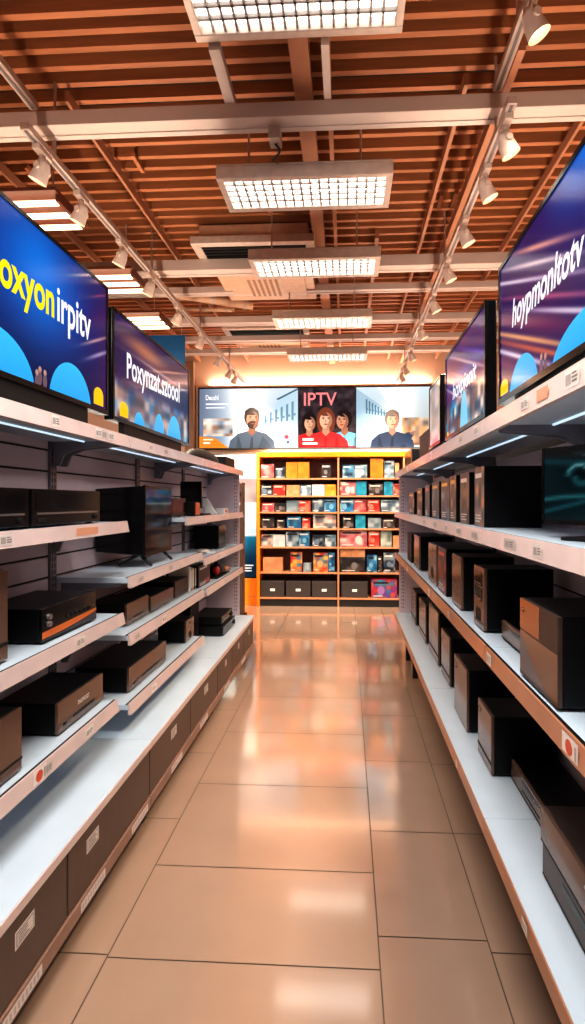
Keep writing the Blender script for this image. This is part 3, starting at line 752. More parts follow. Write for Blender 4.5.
# ---- left, middle bay
def small_tv():
    Yn, Yf, Xf = yat(145, -1.06), yat(172, -1.06), -1.06
    t = thing('television', (-1.2, (Yn+Yf)/2, 1.15), 'small deep black television with a bluish picture on splayed feet', 'television')
    MB().hexa([(Xf-.012, Yn, 1.215), (-1.335, Yn+.01, 1.235), (-1.335, Yf-.01, 1.235), (Xf-.012, Yf, 1.215)], [(Xf-.012, Yn, 1.585), (-1.335, Yn+.01, 1.57), (-1.335, Yf-.01, 1.57), (Xf-.012, Yf, 1.585)]).build('casing', M_BLACK, t, bev=.006)
    MB().box(Xf-.012, Xf, Yn, Yf, 1.21, 1.59).build('bezel', M_BLACK, t, bev=.003)
    A = Art((Xf+.0008, Yn+.012, 1.235), (0, 1, 0), (0, 0, 1), (1, 0, 0), .0003); W, H = Yf-Yn-.024, .335
    def fn(u, v):
        c = mix(hx('0c1420'), hx('20303e'), vnoise(u*4, v*5, 2))
        if v > .78: c = mix(hx('2a6f9a'), hx('0e2a44'), vnoise(u*5, v*9, 6))
        c = mix(c, hx('8fa7b4'), .6*gauss(v-.42, .04)*gauss(u-.35, .3)); c = mix(c, hx('c9d6dc'), .7*gauss(v-.76, .012)); c = mix(c, hx('a0563a'), .6*gauss(v-.22, .03)*gauss(u-.5, .3))
        return c
    A.grid(W, H, fn, 24, 30); A.build('screen_image', print_mat('dim_screen', .3, .08, .2), t)
    for Y in (Yn+.05, Yf-.05):
        MB().cyl((Xf-.05, Y, 1.22), (Xf+.02, Y-.01, 1.161), .008, n=10).cyl((Xf-.05, Y, 1.22), (Xf-.16, Y-.01, 1.161), .008, n=10).build('foot', M_MATTE, t)
small_tv()
a, b = Lr(127, 148.5, -1.08); plainfront('black box player with bronze front under the small television', 1, a, b, -1.08, .886, .995, .22, M_BROWN, 'slot', 'bronze fronted players on the left', 'disc_player', 'player')
a, b = Lr(151, 173.5, -1.08); plainfront('long low black player, second box under the small television', 1, a, b, -1.08, .886, .972, .24, M_BROWN, 'line', 'bronze fronted players on the left', 'disc_player', 'player')
a, b = Lr(175, 188, -1.08); plainfront('low black player, third box under the small television', 1, a, b, -1.08, .886, .995, .24, M_DKBROWN, 'line', 'bronze fronted players on the left', 'disc_player', 'player')
a, b = Lr(129, 166, -1.06); plainfront('big black player with wide bronze front on the low left shelf', 1, a, b, -1.06, .566, .688, .27, M_BROWN, 'slot', 'bronze fronted players on the left', 'disc_player', 'player')
a, b = Lr(186, 197, -1.06); plainfront('square black player with pale bronze front at the far end of the low left shelf', 1, a, b-.07, -1.06, .566, .71, .19, M_BROWN, 'port', 'bronze fronted players on the left', 'disc_player', 'player')
# upright cases between bays
for k, (y_, c, lb) in enumerate(((3.365, 'd8cfc4', 'white upright case leaning on the dark ones, middle left shelf'), (3.4, '7e93a0', 'grey blue upright case between white and brown cases'), (3.435, 'c99b6c', 'brown upright case in the row beside the black box with red label'), (3.485, '2a3440', 'dark upright case last in the row beside the black box with red label'))):
    t = thing('disc_case', (-1.15, y_, .886), lb, 'case', 'upright cases on the middle left shelf')
    MB().box(-1.07, -1.22, y_-.015, y_+.015, .886, 1.06-.01*k).build('cover', mat('case_%d' % k, hx(c), .35), t, bev=.003)
    MB().box(-1.068, -1.071, y_-.011, y_+.011, .91, 1.03).build('spine_label', M_WHITEP, t)
# ---- left, far bay
a, b = Lr(207, 215, -1.07); package('black box with red label on the far left middle shelf', 1, 3.56, 3.86, -1.07, .876, 1.03, .24, [hx('101014'), hx('1c1c24'), hx('c8281e'), hx('141418')], 21, None)
def gadget():
    t = thing('game_controller', (-1.1, 4.2, .876), 'dark game controller with red grip lying on the far left shelf', 'controller')
    MB().sphere((-1.1, 4.16, .93), .06, sc=(1, 1.7, .9)).build('shell', M_MATTE, t, smooth=True)
    MB().sphere((-1.075, 4.07, .935), .03, sc=(1, .9, 1.3)).build('red_grip', mat('red_rubber', (.72, .12, .1), .4), t, smooth=True)
    MB().sphere((-1.06, 4.32, .92), .04, sc=(1, 1.8, .7)).build('tan_grip', mat('tan_rubber', (.62, .45, .38), .4), t, smooth=True)
    MB().cyl((-1.1, 4.16, .98), (-1.1, 4.16, .997), .014, .017, n=14).build('thumb_stick', M_BLACK, t)
    MB().box(-1.19, -1.045, 4.0, 4.42, .876, .885).build('tray', M_DARK, t, bev=.003)
gadget()
t = thing('monitor', (-1.2, 3.95, 1.40), 'black monitor standing on the far left upper shelf', 'monitor')
MB().box(-1.30, -1.13, 3.84, 3.865, 1.46, 1.66).build('bezel', M_BLACK, t, bev=.004)
MB().box(-1.285, -1.145, 3.838, 3.8405, 1.475, 1.645).build('panel', M_GLASS, t)
MB().box(-1.24, -1.19, 3.865, 3.885, 1.41, 1.58).box(-1.29, -1.14, 3.80, 3.93, 1.401, 1.412).build('stand', M_MATTE, t, bev=.003)
t = thing('tablet', (-1.1, 3.96, 1.40), 'white tablet leaning back beside the black monitor', 'tablet')
MB().hexa([(-1.135, 3.98, 1.402), (-1.045, 3.98, 1.402), (-1.045, 3.995, 1.402), (-1.135, 3.995, 1.402)], [(-1.195, 4.0, 1.53), (-1.135, 4.0, 1.53), (-1.135, 4.015, 1.53), (-1.195, 4.015, 1.53)]).build('screen_panel', M_WHITEP, t, bev=.003)
MB().box(-1.14, -1.05, 3.99, 4.05, 1.401, 1.408).build('stand', M_SILVER, t)
t = thing('small_carton', (-1.06, 4.3, 1.40), 'little white carton near the end of the far left upper shelf', 'box')
MB().box(-1.13, -1.05, 4.24, 4.38, 1.401, 1.445).build('carton', M_WHITEP, t, bev=.003); MB().box(-1.05, -1.0495, 4.27, 4.35, 1.41, 1.435).build('carton_label', M_ORANGE, t)
plainfront('small black speaker with orange front just beyond the small television', 1, 3.1, 3.36, -1.10, 1.401, 1.525, .16, M_BLACK, 'line', 'upright box speakers')
t = thing('desk_speaker', (-1.09, 3.48, 1.40), 'little orange and black desk speaker beside the black monitor', 'speaker')
MB().box(-1.13, -1.06, 3.44, 3.54, 1.405, 1.50).build('cabinet', M_MATTE, t, bev=.004); MB().box(-1.06, -1.052, 3.445, 3.535, 1.41, 1.495).build('front_panel', M_ORANGE, t, bev=.003)
MB().box(-1.12, -1.07, 3.45, 3.53, 1.401, 1.406).build('foot', M_DARK, t)
t = thing('laptop', (-1.12, 3.68, 1.40), 'thin dark laptop base lying flat in front of the black monitor', 'laptop')
MB().box(-1.24, -1.04, 3.57, 3.79, 1.401, 1.414).build('base', M_MATTE, t, bev=.004); MB().box(-1.21, -1.10, 3.60, 3.76, 1.414, 1.4155).build('keyboard', M_DARK, t)
D_ = plainfront('square black appliance on the far left shelf below the monitor', 1, 4.17, 4.42, -1.08, 1.101, 1.297, .22, M_BLACK, 'line', 'upright box speakers', 'appliance', 'appliance')
t = thing('headphones', (-1.12, 3.85, 1.10), 'small white earphone case lying in front of the black appliance', 'earphones')
MB().sphere((-1.12, 3.84, 1.118), .035, sc=(1.5, 1.6, .5)).build('case', M_WHITEP, t, smooth=True); MB().cyl((-1.08, 3.80, 1.106), (-1.05, 3.95, 1.106), .005, n=8).build('cable', M_WHITEP, t)
# deck stack at far left
D_ = receiver('flat black receiver on the deck, bottom of the far left stack', 1, 4.0, 4.42, -1.0, .411, .487, .27, M_BLACK, 1, grp='receivers stacked on the far left deck', top=M_MATTE)
D_ = receiver('flat black receiver resting on another at the far left deck', 1, 4.03, 4.40, -1.02, .488, .56, .25, M_BLACK, 1, grp='receivers stacked on the far left deck', top=M_MATTE)
plainfront('dark box pushed back on the deck behind the far left stack', 1, 3.75, 3.97, -1.19, .411, .78, .13, M_MATTE, 'line', None, 'subwoofer', 'subwoofer')
# on the left top shelf, far end
t = thing('turntable_cover', (-1.14, 3.8, ZTOP), 'low rounded black device on the far end of the left top shelf', 'device')
MB().sphere((-1.13, 3.82, ZTOP+.014), .11, sc=(1.0, 3.2, .85), v1=.5, nu=32).box(-1.235, -1.025, 3.5, 4.14, ZTOP+.003, ZTOP+.016).build('lid', M_MATTE, t, smooth=True)
MB().box(-1.22, -1.04, 3.52, 4.12, ZTOP+.0005, ZTOP+.004).build('base', M_DARK, t)
plainfront('small black speaker at the very end of the left top shelf', 1, 4.28, 4.62, -1.045, ZTOP+.001, ZTOP+.095, .2, M_MATTE, 'line', 'upright box speakers')
# ---- right top shelf far
plainfront('dark speaker behind the grey screen on the right top shelf', -1, 3.25, 3.9, .56, ZRT+.001, ZRT+.22, .2, M_MATTE, 'line', 'upright box speakers')
plainfront('small tan fronted box at the end of the right top shelf', -1, 4.2, 4.6, .53, ZRT+.001, ZRT+.16, .2, M_BROWN, 'line', 'upright box speakers')
# ---- right upper shelf
def dark_tv():
    p = Vector((.555, 1.455, 0)); q = Vector((.785, 1.10, 0)); u_ = (q-p).normalized(); n_ = Vector((-abs(u_.y), -u_.x, 0)).normalized()
    t = thing('television', (.67, 1.28, 1.40), 'dark television showing a teal swirl at the right edge', 'television')
    L = (q-p).length; z0, z1 = 1.438, 1.652
    def quad(o0, o1, a, b, za, zb):
        f = [p+u_*a+n_*o0, p+u_*b+n_*o0, p+u_*b+n_*o1, p+u_*a+n_*o1]
        return [Vector((v.x, v.y, za)) for v in f], [Vector((v.x, v.y, zb)) for v in f]
    MB().hexa(*quad(-.028, -.003, 0, L, z0, z1)).build('casing', M_BLACK, t, bev=.003)
    bz = MB()
    for (a, b, c, d) in ((0, L, z0, z0+.012), (0, L, z1-.008, z1), (0, .008, z0, z1), (L-.008, L, z0, z1)): bz.hexa(*quad(-.003, .0, a, b, c, d))
    bz.build('bezel', M_BLACK, t)
    o = p+u_*.008; A = Art((o.x, o.y, z0+.012), u_, (0, 0, 1), n_, .0003); A.O -= n_*.0012
    W, H = L-.016, z1-z0-.02
    def fn(u, v):
        c = mix(hx('050b0e'), hx('0b2026'), vnoise(u*3, v*3, 1))
        dx, dy = (u-.27)*1.9, v-.62; r = math.hypot(dx, dy); th = math.atan2(dy, dx)
        c = mix(c, hx('256f78'), .6*gauss(r-.13-.045*th/math.pi, .045)); c = mix(c, hx('a9d4d2'), .7*gauss(r-.10-.03*th, .016)*max(0, math.cos(th-1.6))); c = mix(c, hx('5fa6a8'), .5*gauss(r-.22-.05*th, .02)*max(0, math.cos(th-.6)))
        c = mix(c, hx('3d9aa0'), .5*gauss(v-.34+.5*(u-.3)**2, .03)); c = mix(c, hx('2a7480'), .45*gauss(v-.12-.5*u, .03)); c = mix(c, hx('1d5560'), .5*gauss(v-.85+.2*u, .05))
        return c
    A.grid(W, H, fn, 44, 30); A.build('screen_image', print_mat('teal_screen', .8, .1, .2), t)
    m = (p+q)/2
    MB().hexa(*quad(-.025, -.005, L*.42, L*.58, 1.408, z0+.01)).hexa(*quad(-.07, .07, L*.25, L*.75, 1.401, 1.409)).build('stand', M_MATTE, t, bev=.002)
dark_tv()
WARM = [hx('141012'), hx('3c2a24'), hx('b98a68'), hx('1c181e')]; COOL = [hx('0c1016'), hx('1e3a50'), hx('6f98b0'), hx('101318')]
G1 = 'packaged devices on the right upper shelf'
a, b = Rr(474.5, 484, .53); package('large black package with colourful spine next to the dark television', -1, a, b, .53, 1.401, 1.64, .22, [hx('1a1a20'), hx('3f6f93'), hx('d98a52'), hx('27242c')], 31, G1)
for (pf, pn, zt, pal, k, lb) in ((460, 469, 1.63, WARM, 32, 'brown spined package second from the dark television'), (450, 456, 1.632, WARM, 33, 'brown spined package third from the dark television'),
        (441, 449.5, 1.625, COOL, 34, 'blue grey package fourth from the dark television'), (432, 439, 1.62, COOL, 35, 'blue grey package fifth from the dark television'), (425, 429.5, 1.61, COOL, 36, 'dark slim package sixth from the dark television'),
        (417, 422, 1.60, WARM, 37, 'dark package seventh from the dark television'), (409, 414, 1.58, WARM, 38, 'dark package farthest along the right upper shelf')):
    a, b = Rr(pf, pn, .53); package(lb, -1, a, b, .53, 1.401, zt, .2, pal, k, G1)
# ---- right middle shelf
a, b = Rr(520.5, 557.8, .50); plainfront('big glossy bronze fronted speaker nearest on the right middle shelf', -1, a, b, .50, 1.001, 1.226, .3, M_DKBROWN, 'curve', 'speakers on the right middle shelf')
D_ = receiver('flat black player tucked behind the big bronze fronted speaker', -1, 1.5, 1.86, .565, 1.001, 1.07, .2, M_BROWN, 0, grp=None)
a, b = Rr(473.9, 484, .52); plainfront('black tower with two windows beside the flat player, right middle shelf', -1, a, b, .52, 1.001, 1.245, .26, M_BROWN, '', 'speakers on the right middle shelf', 'computer_tower', 'computer')
TW = COL.objects[-1]
for (pf, pn, zt, st, fm, lb) in ((452, 461, 1.248, 'badge', M_BROWN, 'bronze fronted speaker third from the camera on the right middle shelf'), (428.4, 436.3, 1.245, 'port', M_BROWN, 'bronze fronted speaker fifth from the camera on the right middle shelf'), (414, 419, 1.25, 'badge', M_BROWN, 'slim speaker sixth from the camera on the right middle shelf'), (407.5, 411.5, 1.24, 'line', M_MATTE, 'dark speaker farthest along the right middle shelf')):
    a, b = Rr(pf, pn, .52); plainfront(lb, -1, a, b, .52, 1.001, zt, .24, fm, st, 'speakers on the right middle shelf')
a, b = Rr(438, 446, .52); package('black package with red patch, fourth on the right middle shelf', -1, a, b, .52, 1.001, 1.25, .24, [hx('16161c'), hx('24242c'), hx('cf3a28'), hx('6a7f8a'), hx('1a1a20')], 41, None)
# two windows on the tower front
Yt = [yat(473.9, .52), yat(484, .52)]
tw = [o for o in COL.objects if o.name.startswith('computer_tower')][0]; fp_ = [c for c in tw.children if c.name.startswith('front_panel')][0]
for (z0, z1) in ((1.175, 1.225), (1.115, 1.165)):
    w = MB().box(.519, .5175, Yt[1]+.03, Yt[0]-.02, z0, z1).build('window', M_GLASS, fp_)
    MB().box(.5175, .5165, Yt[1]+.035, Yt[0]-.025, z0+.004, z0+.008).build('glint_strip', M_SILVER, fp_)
MB().box(.519, .5172, Yt[1]+.05, Yt[0]-.04, 1.035, 1.08).build('vent', M_DARK, fp_)
# ---- right deck
G2 = 'receivers stacked on the right deck'
receiver('dark receiver at the lower right corner, bottom of the stack', -1, 1.04, 1.49, .57, .411, .508, .25, M_DKBROWN, 2, grp=G2, top=M_MATTE)
receiver('brown topped receiver at the lower right corner, on top of another', -1, 1.04, 1.49, .565, .509, .615, .27, M_BROWN, 1, grp=G2, top=mat('brown_lid', (.2, .15, .135), .4))
receiver('flat black disc player between the receiver stack and the square box', -1, 1.60, 2.0, .645, .411, .49, .185, M_BROWN, 0, True, grp=G2)
G3 = 'speakers on the right deck'
plainfront('square bronze fronted speaker beside the flat disc player on the right deck', -1, 1.98+.03, 2.21, .57, .411, .65, .26, M_BROWN, 'badge line', G3)
for (Yn, Yf, X, zt, st, lb) in ((2.385, 2.66, .563, .705, 'badge', 'tallest looking bronze speaker, second along the right deck'), (2.965, 3.22, .60, .70, 'line badge', 'bronze speaker third along the right deck'), (3.33, 3.7, .6, .765, 'line', 'bronze speaker fourth along the right deck'),
        (3.86, 4.2, .6, .71, 'line', 'bronze speaker fifth along the right deck'), (4.42, 4.72, .6, .70, 'line', 'small bronze speaker at the far end of the right deck')):
    plainfront(lb, -1, Yn, Yf, X, .411, zt, .225, M_BROWN, st, G3)

# ================================================================ BACK WALL: BOOKCASE, SIGN, POSTER, TOWER
YC = 7.14
def bx(px): return xat(px, YC)
def bz(p): return zat(p, -.3, YC)
bl, br_, bd = bx(256.5), bx(404), bx(338.3)
bt = bz(452)
hdr = 1.25
u = thing('bookcase', (-.1, 7.3, 0), 'amber framed bookcase full of game boxes against the back wall', 'bookcase')
MB().box(bl, bl+.045, YC, 7.49, 0, bt).build('side_panel', M_AMBER, u, bev=.003)
MB().box(hdr-.045, hdr, YC, 7.49, 0, bt).build('side_panel', M_AMBER, u, bev=.003)
MB().box(bd-.012, bd+.012, YC+.004, 7.47, 0, bt-.07).build('divider', M_BOARD, u)
MB().box(br_-.012, br_+.012, YC+.004, 7.47, 0, bt-.07).build('divider', M_BOARD, u)
MB().box(bl+.045, hdr-.045, YC-.005, 7.49, bt-.07, bt).build('header', M_AMBER, u, bev=.004)
MB().box(bl+.045, hdr-.045, 7.47, 7.49, 0, bt-.07).build('back_panel', M_INNER, u)
srow = [bz(p) for p in (478, 495.5, 512, 528.5, 547, 572.5, 598)]
for z in srow:
    for (a, b) in ((bl+.045, bd-.012), (bd+.012, br_-.012), (br_+.012, hdr-.045)):
        MB().box(a, b, YC+.002, 7.47, z-.022, z).build('shelf_board', M_BOARD, u)
MB().box(bl+.045, hdr-.045, YC+.03, YC+.05, 0, srow[-1]-.022).build('plinth', M_DARK, u)
def W_(*a): return [hx(x) for x in a]
GB = 'boxes and books on the bookcase'
PR = {'red': W_('a8323a', 'd8595c', 'e9a39a', '7a2a30'), 'navy': W_('16202e', '2e4a68', 'c9d6de', '10161e'), 'orange': W_('d8700a', 'e08214', 'e58c1e'), 'dark': W_('1d1a1c', '3a3234', '8a7a74', '151214'),
      'tan': W_('c98a5e', 'e0a87c', 'd8966a'), 'ice': W_('54728a', '9fb6c4', 'dfe6ea', '2f4456'), 'white': W_('e9e3e6', 'cfcbd8', 'f4f0ee'), 'gold': W_('f0a030', 'f7b850', 'e88a20'), 'blue': W_('1a5e92', '2f8fc4', 'a9d2e6', '14324c'),
      'grey': W_('7f97a4', 'b3c0c6', '5c6f7c'), 'scarlet': W_('c8261c', 'e2452e', 'f0a084', 'a01c18'), 'crowd': W_('e8e4e0', 'c7b8ae', '3b4652', 'd26a52', 'efe9e4'), 'teal': W_('1c8fb0', '36b4cf', '1579a0'), 'multi': W_('c9322c', 'e88a3a', 'f2c45a', '3f7fae', 'b52a30'),
      'pinkpic': W_('c05260', 'e8c6c0', '8a3a46', 'f0dcd4', 'b9424e'), 'fest': W_('d83a30', '8a3a9a', '2fa8c4', 'e86a3a', '5a3a9c'), 'green': W_('8a978c', 'e4e4dc', '5e6e62')}
items = [  # row, px0, px1, ytop, palette, label
 (0, 261, 274, 464, 'red', 'pink red box, first at left on the bookcase top shelf'), (0, 275, 285, 467, 'navy', 'dark blue box beside the pink red one on the top shelf'),
 (0, 286, 297.3, 462, 'orange', 'plain orange box, left of an identical pair on the top shelf'), (0, 297.7, 309, 462, 'orange', 'plain orange box, right of an identical pair on the top shelf'), (0, 321.5, 331, 464, 'dark', 'single dark box standing apart on the top shelf left half'),
 (1, 261.4, 272.6, 485, 'navy', 'dark navy box, first at left on the second bookcase shelf'), (1, 273.2, 285, 485, 'scarlet', 'bright red box on the second shelf left half'), (1, 286.5, 299.5, 485, 'tan', 'tan box on the second shelf left half'), (1, 300, 311, 485, 'ice', 'pale blue box on the second shelf left half'), (1, 312, 324.4, 484.5, 'white', 'white lilac box on the second shelf left half'), (1, 324.8, 336, 484.5, 'gold', 'yellow orange box by the divider on the second shelf'),
 (2, 261.7, 274.2, 503, 'red', 'low pink red box at left on the third shelf'), (2, 275, 285.7, 503, 'dark', 'low dark brown box on the third shelf left half'), (2, 286.5, 298.7, 500.6, 'grey', 'grey blue box on the third shelf left half'), (2, 299, 310.4, 500.6, 'scarlet', 'red box on the third shelf left half'), (2, 312, 323.8, 499.5, 'navy', 'dark blue box on the third shelf left half'), (2, 324.2, 336, 499.5, 'blue', 'bright blue box by the divider on the third shelf'),
 (3, 261.7, 274.2, 518, 'dark', 'dark box at left on the fourth shelf'), (3, 277, 285, 519.5, 'dark', 'small black box on the fourth shelf left half'), (3, 287, 301, 517, 'blue', 'blue box on the fourth shelf left half'), (3, 302.3, 310, 518, 'scarlet', 'small red box on the fourth shelf left half'), (3, 313.3, 336, 514.6, 'crowd', 'wide white box with figures on the fourth shelf'),
 (4, 261.4, 272.6, 535, 'crowd', 'white box with dark red picture, first on the fifth shelf'), (4, 273, 285, 535, 'white', 'white box second on the fifth shelf left half'), (4, 286, 298.6, 532, 'ice', 'light blue box with red stripes on the fifth shelf'), (4, 299, 309.3, 532, 'blue', 'strong blue box on the fifth shelf left half'), (4, 312.6, 324.8, 535, 'navy', 'dark box with white patch on the fifth shelf'), (4, 325.2, 336, 535, 'ice', 'blue white box by the divider on the fifth shelf'),
 (5, 263, 282.5, 558, 'tan', 'wide plain tan box at left on the sixth shelf'), (5, 290.6, 302, 552.6, 'multi', 'tall red and grey book standing on the sixth shelf'), (5, 303.3, 311, 563.5, 'grey', 'tiny dark grey box on the sixth shelf'), (5, 313.4, 328, 553, 'multi', 'tall red and yellow picture box on the sixth shelf'), (5, 328.4, 334.5, 553, 'blue', 'slim blue book by the divider on the sixth shelf'),
 (0, 342.6, 354.2, 465, 'blue', 'blue white box, first in the right half of the top shelf'), (0, 354.6, 367, 465, 'ice', 'pale blue box, second in the right half of the top shelf'), (0, 370.3, 383.2, 458.5, 'orange', 'tall orange box in the right half of the top shelf'), (0, 384.4, 394, 461, 'ice', 'white and dark box in the right half of the top shelf'), (0, 395, 399, 463, 'tan', 'slim tan book at the right end of the top shelf'),
 (1, 340, 355.6, 482, 'pinkpic', 'pink grey box with a figure, right half of the second shelf'), (1, 356, 366.5, 481.5, 'teal', 'plain teal box in the right half of the second shelf'), (1, 369, 383, 484, 'dark', 'dark grey box in the right half of the second shelf'), (1, 384, 392.8, 482, 'teal', 'small blue box in the right half of the second shelf'), (1, 393.2, 401, 484, 'scarlet', 'red box at the right end of the second shelf'),
 (2, 340, 353.4, 499.5, 'blue', 'blue and sand box in the right half of the third shelf'), (2, 353.8, 366.5, 499.5, 'red', 'red and white box in the right half of the third shelf'), (2, 367.7, 379.5, 500, 'scarlet', 'orange red box in the right half of the third shelf'), (2, 381, 399, 500, 'ice', 'wide white and blue box in the right half of the third shelf'),
 (3, 343, 353.5, 517, 'dark', 'dark box in the right half of the fourth shelf'), (3, 355.6, 365.4, 515, 'teal', 'blue box with white figure on the fourth shelf'), (3, 368, 381, 518, 'grey', 'grey box in the right half of the fourth shelf'), (3, 382.8, 395, 519, 'dark', 'black box at the right end of the fourth shelf'),
 (4, 340, 367, 530, 'pinkpic', 'wide pink red picture box on the fifth shelf'), (4, 368.6, 379.5, 531.5, 'scarlet', 'round cornered bright red box on the fifth shelf'), (4, 380.6, 391.7, 530, 'green', 'grey green and white box on the fifth shelf'), (4, 393, 399, 535.5, 'tan', 'small orange box at the right end of the fifth shelf'),
 (5, 340, 365, 557, 'dark', 'wide dark picture box with a peach box on top of it'), (5, 367, 377, 555, 'blue', 'tall blue book in the right half of the sixth shelf'), (5, 378, 382, 556, 'dark', 'thin dark book in the right half of the sixth shelf'), (5, 383.6, 395, 552.5, 'navy', 'dark navy box at the right end of the sixth shelf'),
 (6, 371.4, 397, 579.5, 'fest', 'red purple and turquoise box beside the charcoal storage box'),
]
YI = YC+.035
def bookitem(x0, x1, z0, z1, pal, k, label, dep):
    t = thing('book' if 'book ' in label and 'bookcase' not in label else 'game_box', ((x0+x1)/2, YI+dep/2, z0), label, 'book' if 'book ' in label and 'bookcase' not in label else 'box', GB)
    c0 = pal[0]
    body = MB().box(x0, x1, YI+.001, YI+dep, z0+.0006, z1).build('carton', mat('carton_%s' % ''.join('%02x' % int(255*q) for q in c0), c0, .4), t)
    A = Art((x0, YI+.0005, z0+.0006), (1, 0, 0), (0, 0, 1), (0, -1, 0), .0004); w, h = x1-x0, z1-z0
    su = max(1.2, w/.06); r = random.Random(k)
    A.grid(w, h, palette_noise(pal, k, su, max(1.5, h/.05)), max(4, int(w/.015)), max(4, int(h/.015))); A.layer()
    if len(pal) > 3:
        A.rect(w*.08, w*r.uniform(.5, .9), h*.78, h*.88, r.choice([hx('f3efe9'), hx('efe3d8'), hx('1d1d22')])); A.rect(w*.08, w*r.uniform(.3, .6), h*.08, h*.14, hx('e8e2dc'))
        if r.random() < .6: A.ell(w*r.uniform(.3, .7), h*.42, min(w, h)*.2, min(w, h)*.24, mix(pal[1], (1, 1, 1), .35), 16)
    else:
        A.rect(w*.45, w*.47, h*.04, h*.96, mix(pal[0], (0, 0, 0), .12))
    A.build('cover', print_mat('game_cover', .0, .35, .62), body)
for k, (row, p0, p1, yt, pal, lb) in enumerate(items):
    s_ = 7.175/7.14
    bookitem(xat(p0, YI), xat(p1, YI), srow[row], zat(yt, -.1, YI), PR[pal], 100+k, lb, .10 if row != 6 else .2)
bookitem(xat(340, YI), xat(365, YI), zat(557, -.1, YI)+.001, zat(548.8, -.1, YI), PR['tan'], 301, 'peach box lying on top of the wide dark picture box', .10)
sb = [(260.8, 284.2, 'first'), (286, 310.4, 'second'), (312, 336.5, 'third'), (341.5, 367.6, 'last')]
for p0, p1, w in sb:
    x0, x1 = xat(p0, YI), xat(p1, YI); z0, z1 = srow[6], zat(581.5, -.1, YI)
    t = thing('storage_box', ((x0+x1)/2, YI+.14, z0), 'charcoal storage box with white label, %s from the left on the bottom shelf' % w, 'box', 'charcoal storage boxes on the bottom shelf')
    MB().box(x0, x1, YI, YI+.26, z0+.001, z1-.03).build('box_body', M_BOXBLK, t, bev=.004)
    MB().box(x0-.003, x1+.003, YI-.003, YI+.263, z1-.05, z1).build('lid', M_BOXBLK, t, bev=.004)
    xc, zc = (x0+x1)/2, z0+(z1-z0)*.45
    MB().box(xc-.035, xc+.035, YI-.006, YI-.0002, zc-.018, zc+.018).build('label_holder', M_WHITEP, t, bev=.002)

# --- three-part photo sign
YS = 7.42
def sx(p): return xat(p, YS)
def sz(p): return zat(p, -.4, YS)
x0, x1, x2, x3, x4 = sx(198), sx(298.5), sx(356), sx(430), sx(441)
z0, z1 = sz(449), sz(386.3)
u = thing('wall_sign', ((x0+x4)/2, YS+.04, z0), 'long backlit sign of three photographs above the amber bookcase', 'sign')
MB().box(x0, x4, YS, YS+.07, z0, z1).build('frame', M_MATTE, u, bev=.005)
e = .022
def P_(xa, xb):
    A = Art((xa, YS-.001, z0+e), (1, 0, 0), (0, 0, 1), (0, -1, 0), .0004); A.clip = (0, xb-xa, 0, z1-z0-2*e); return A, xb-xa, z1-z0-2*e
SKIN, SKIN2 = hx('c99070'), hx('b0745a')
def person(A, cx, base, s, hair, top, skin, beard=False, longhair=False, glasses=False, turn=0.):
    hy = base+s*.62
    if longhair:
        A.ell(cx, hy-.02*s, .20*s, .30*s, hair); A.layer()
    A.poly([(cx-.50*s, base), (cx-.46*s, base+.18*s), (cx-.30*s, base+.32*s), (cx-.10*s, base+.38*s), (cx+.10*s, base+.38*s), (cx+.30*s, base+.32*s), (cx+.46*s, base+.18*s), (cx+.50*s, base)], top); A.layer()
    A.poly([(cx-.08*s, base+.36*s), (cx, base+.28*s), (cx+.08*s, base+.36*s), (cx+.07*s, base+.5*s), (cx-.07*s, base+.5*s)], mix(skin, (0, 0, 0), .2)); A.layer()
    A.ell(cx, hy+.05*s, .165*s, .205*s, hair); A.layer()
    A.ell(cx+turn*.03*s, hy-.005*s, .135*s, .175*s, skin, 24, mix(skin, (1, .9, .8), .25)); A.layer()
    A.ell(cx-.0*s, hy+.16*s, .15*s, .07*s, hair); A.layer()
    if beard:
        A.ell(cx+turn*.03*s, hy-.11*s, .115*s, .085*s, hair); A.layer()
    fx = cx+turn*.03*s       # shaded side of the face and folds of the clothing
    A.poly([(fx+.135*s*math.cos(a*math.pi/12), hy-.005*s+.175*s*math.sin(a*math.pi/12)) for a in range(-6, 7)]+[(fx+.06*s, hy+.10*s), (fx+.075*s, hy), (fx+.03*s, hy-.12*s)], mix(skin, (.12, .05, .04), .28))
    for k, (a, b) in enumerate(((-.34, -.20), (-.05, .03), (.18, .30))):
        A.poly([(cx+a*s, base), (cx+(a+.04)*s, base+.26*s), (cx+(a+.07)*s, base+.24*s), (cx+b*s, base)], mix(top, (0, 0, 0), .22+.06*k))
    A.layer()
    for k in (-1, 1):
        A.ell(cx+turn*.04*s+k*.055*s, hy+.035*s, .022*s, .011*s, hx('2a1a16'), 10)
        A.ell(cx+turn*.04*s+k*.055*s, hy+.065*s, .032*s, .008*s, hair, 10)
        if glasses: A.ell(cx+turn*.04*s+k*.055*s, hy+.03*s, .042*s, .028*s, hx('3a2a28'), 12)
    A.poly([(cx+turn*.05*s-.015*s, hy+.03*s), (cx+turn*.05*s+.02*s, hy-.035*s), (cx+turn*.05*s-.02*s, hy-.035*s)], mix(skin, (0, 0, 0), .22))
    A.ell(cx+turn*.04*s, hy-.085*s, .045*s, .013*s, hx('8a3f38'), 10); A.layer()
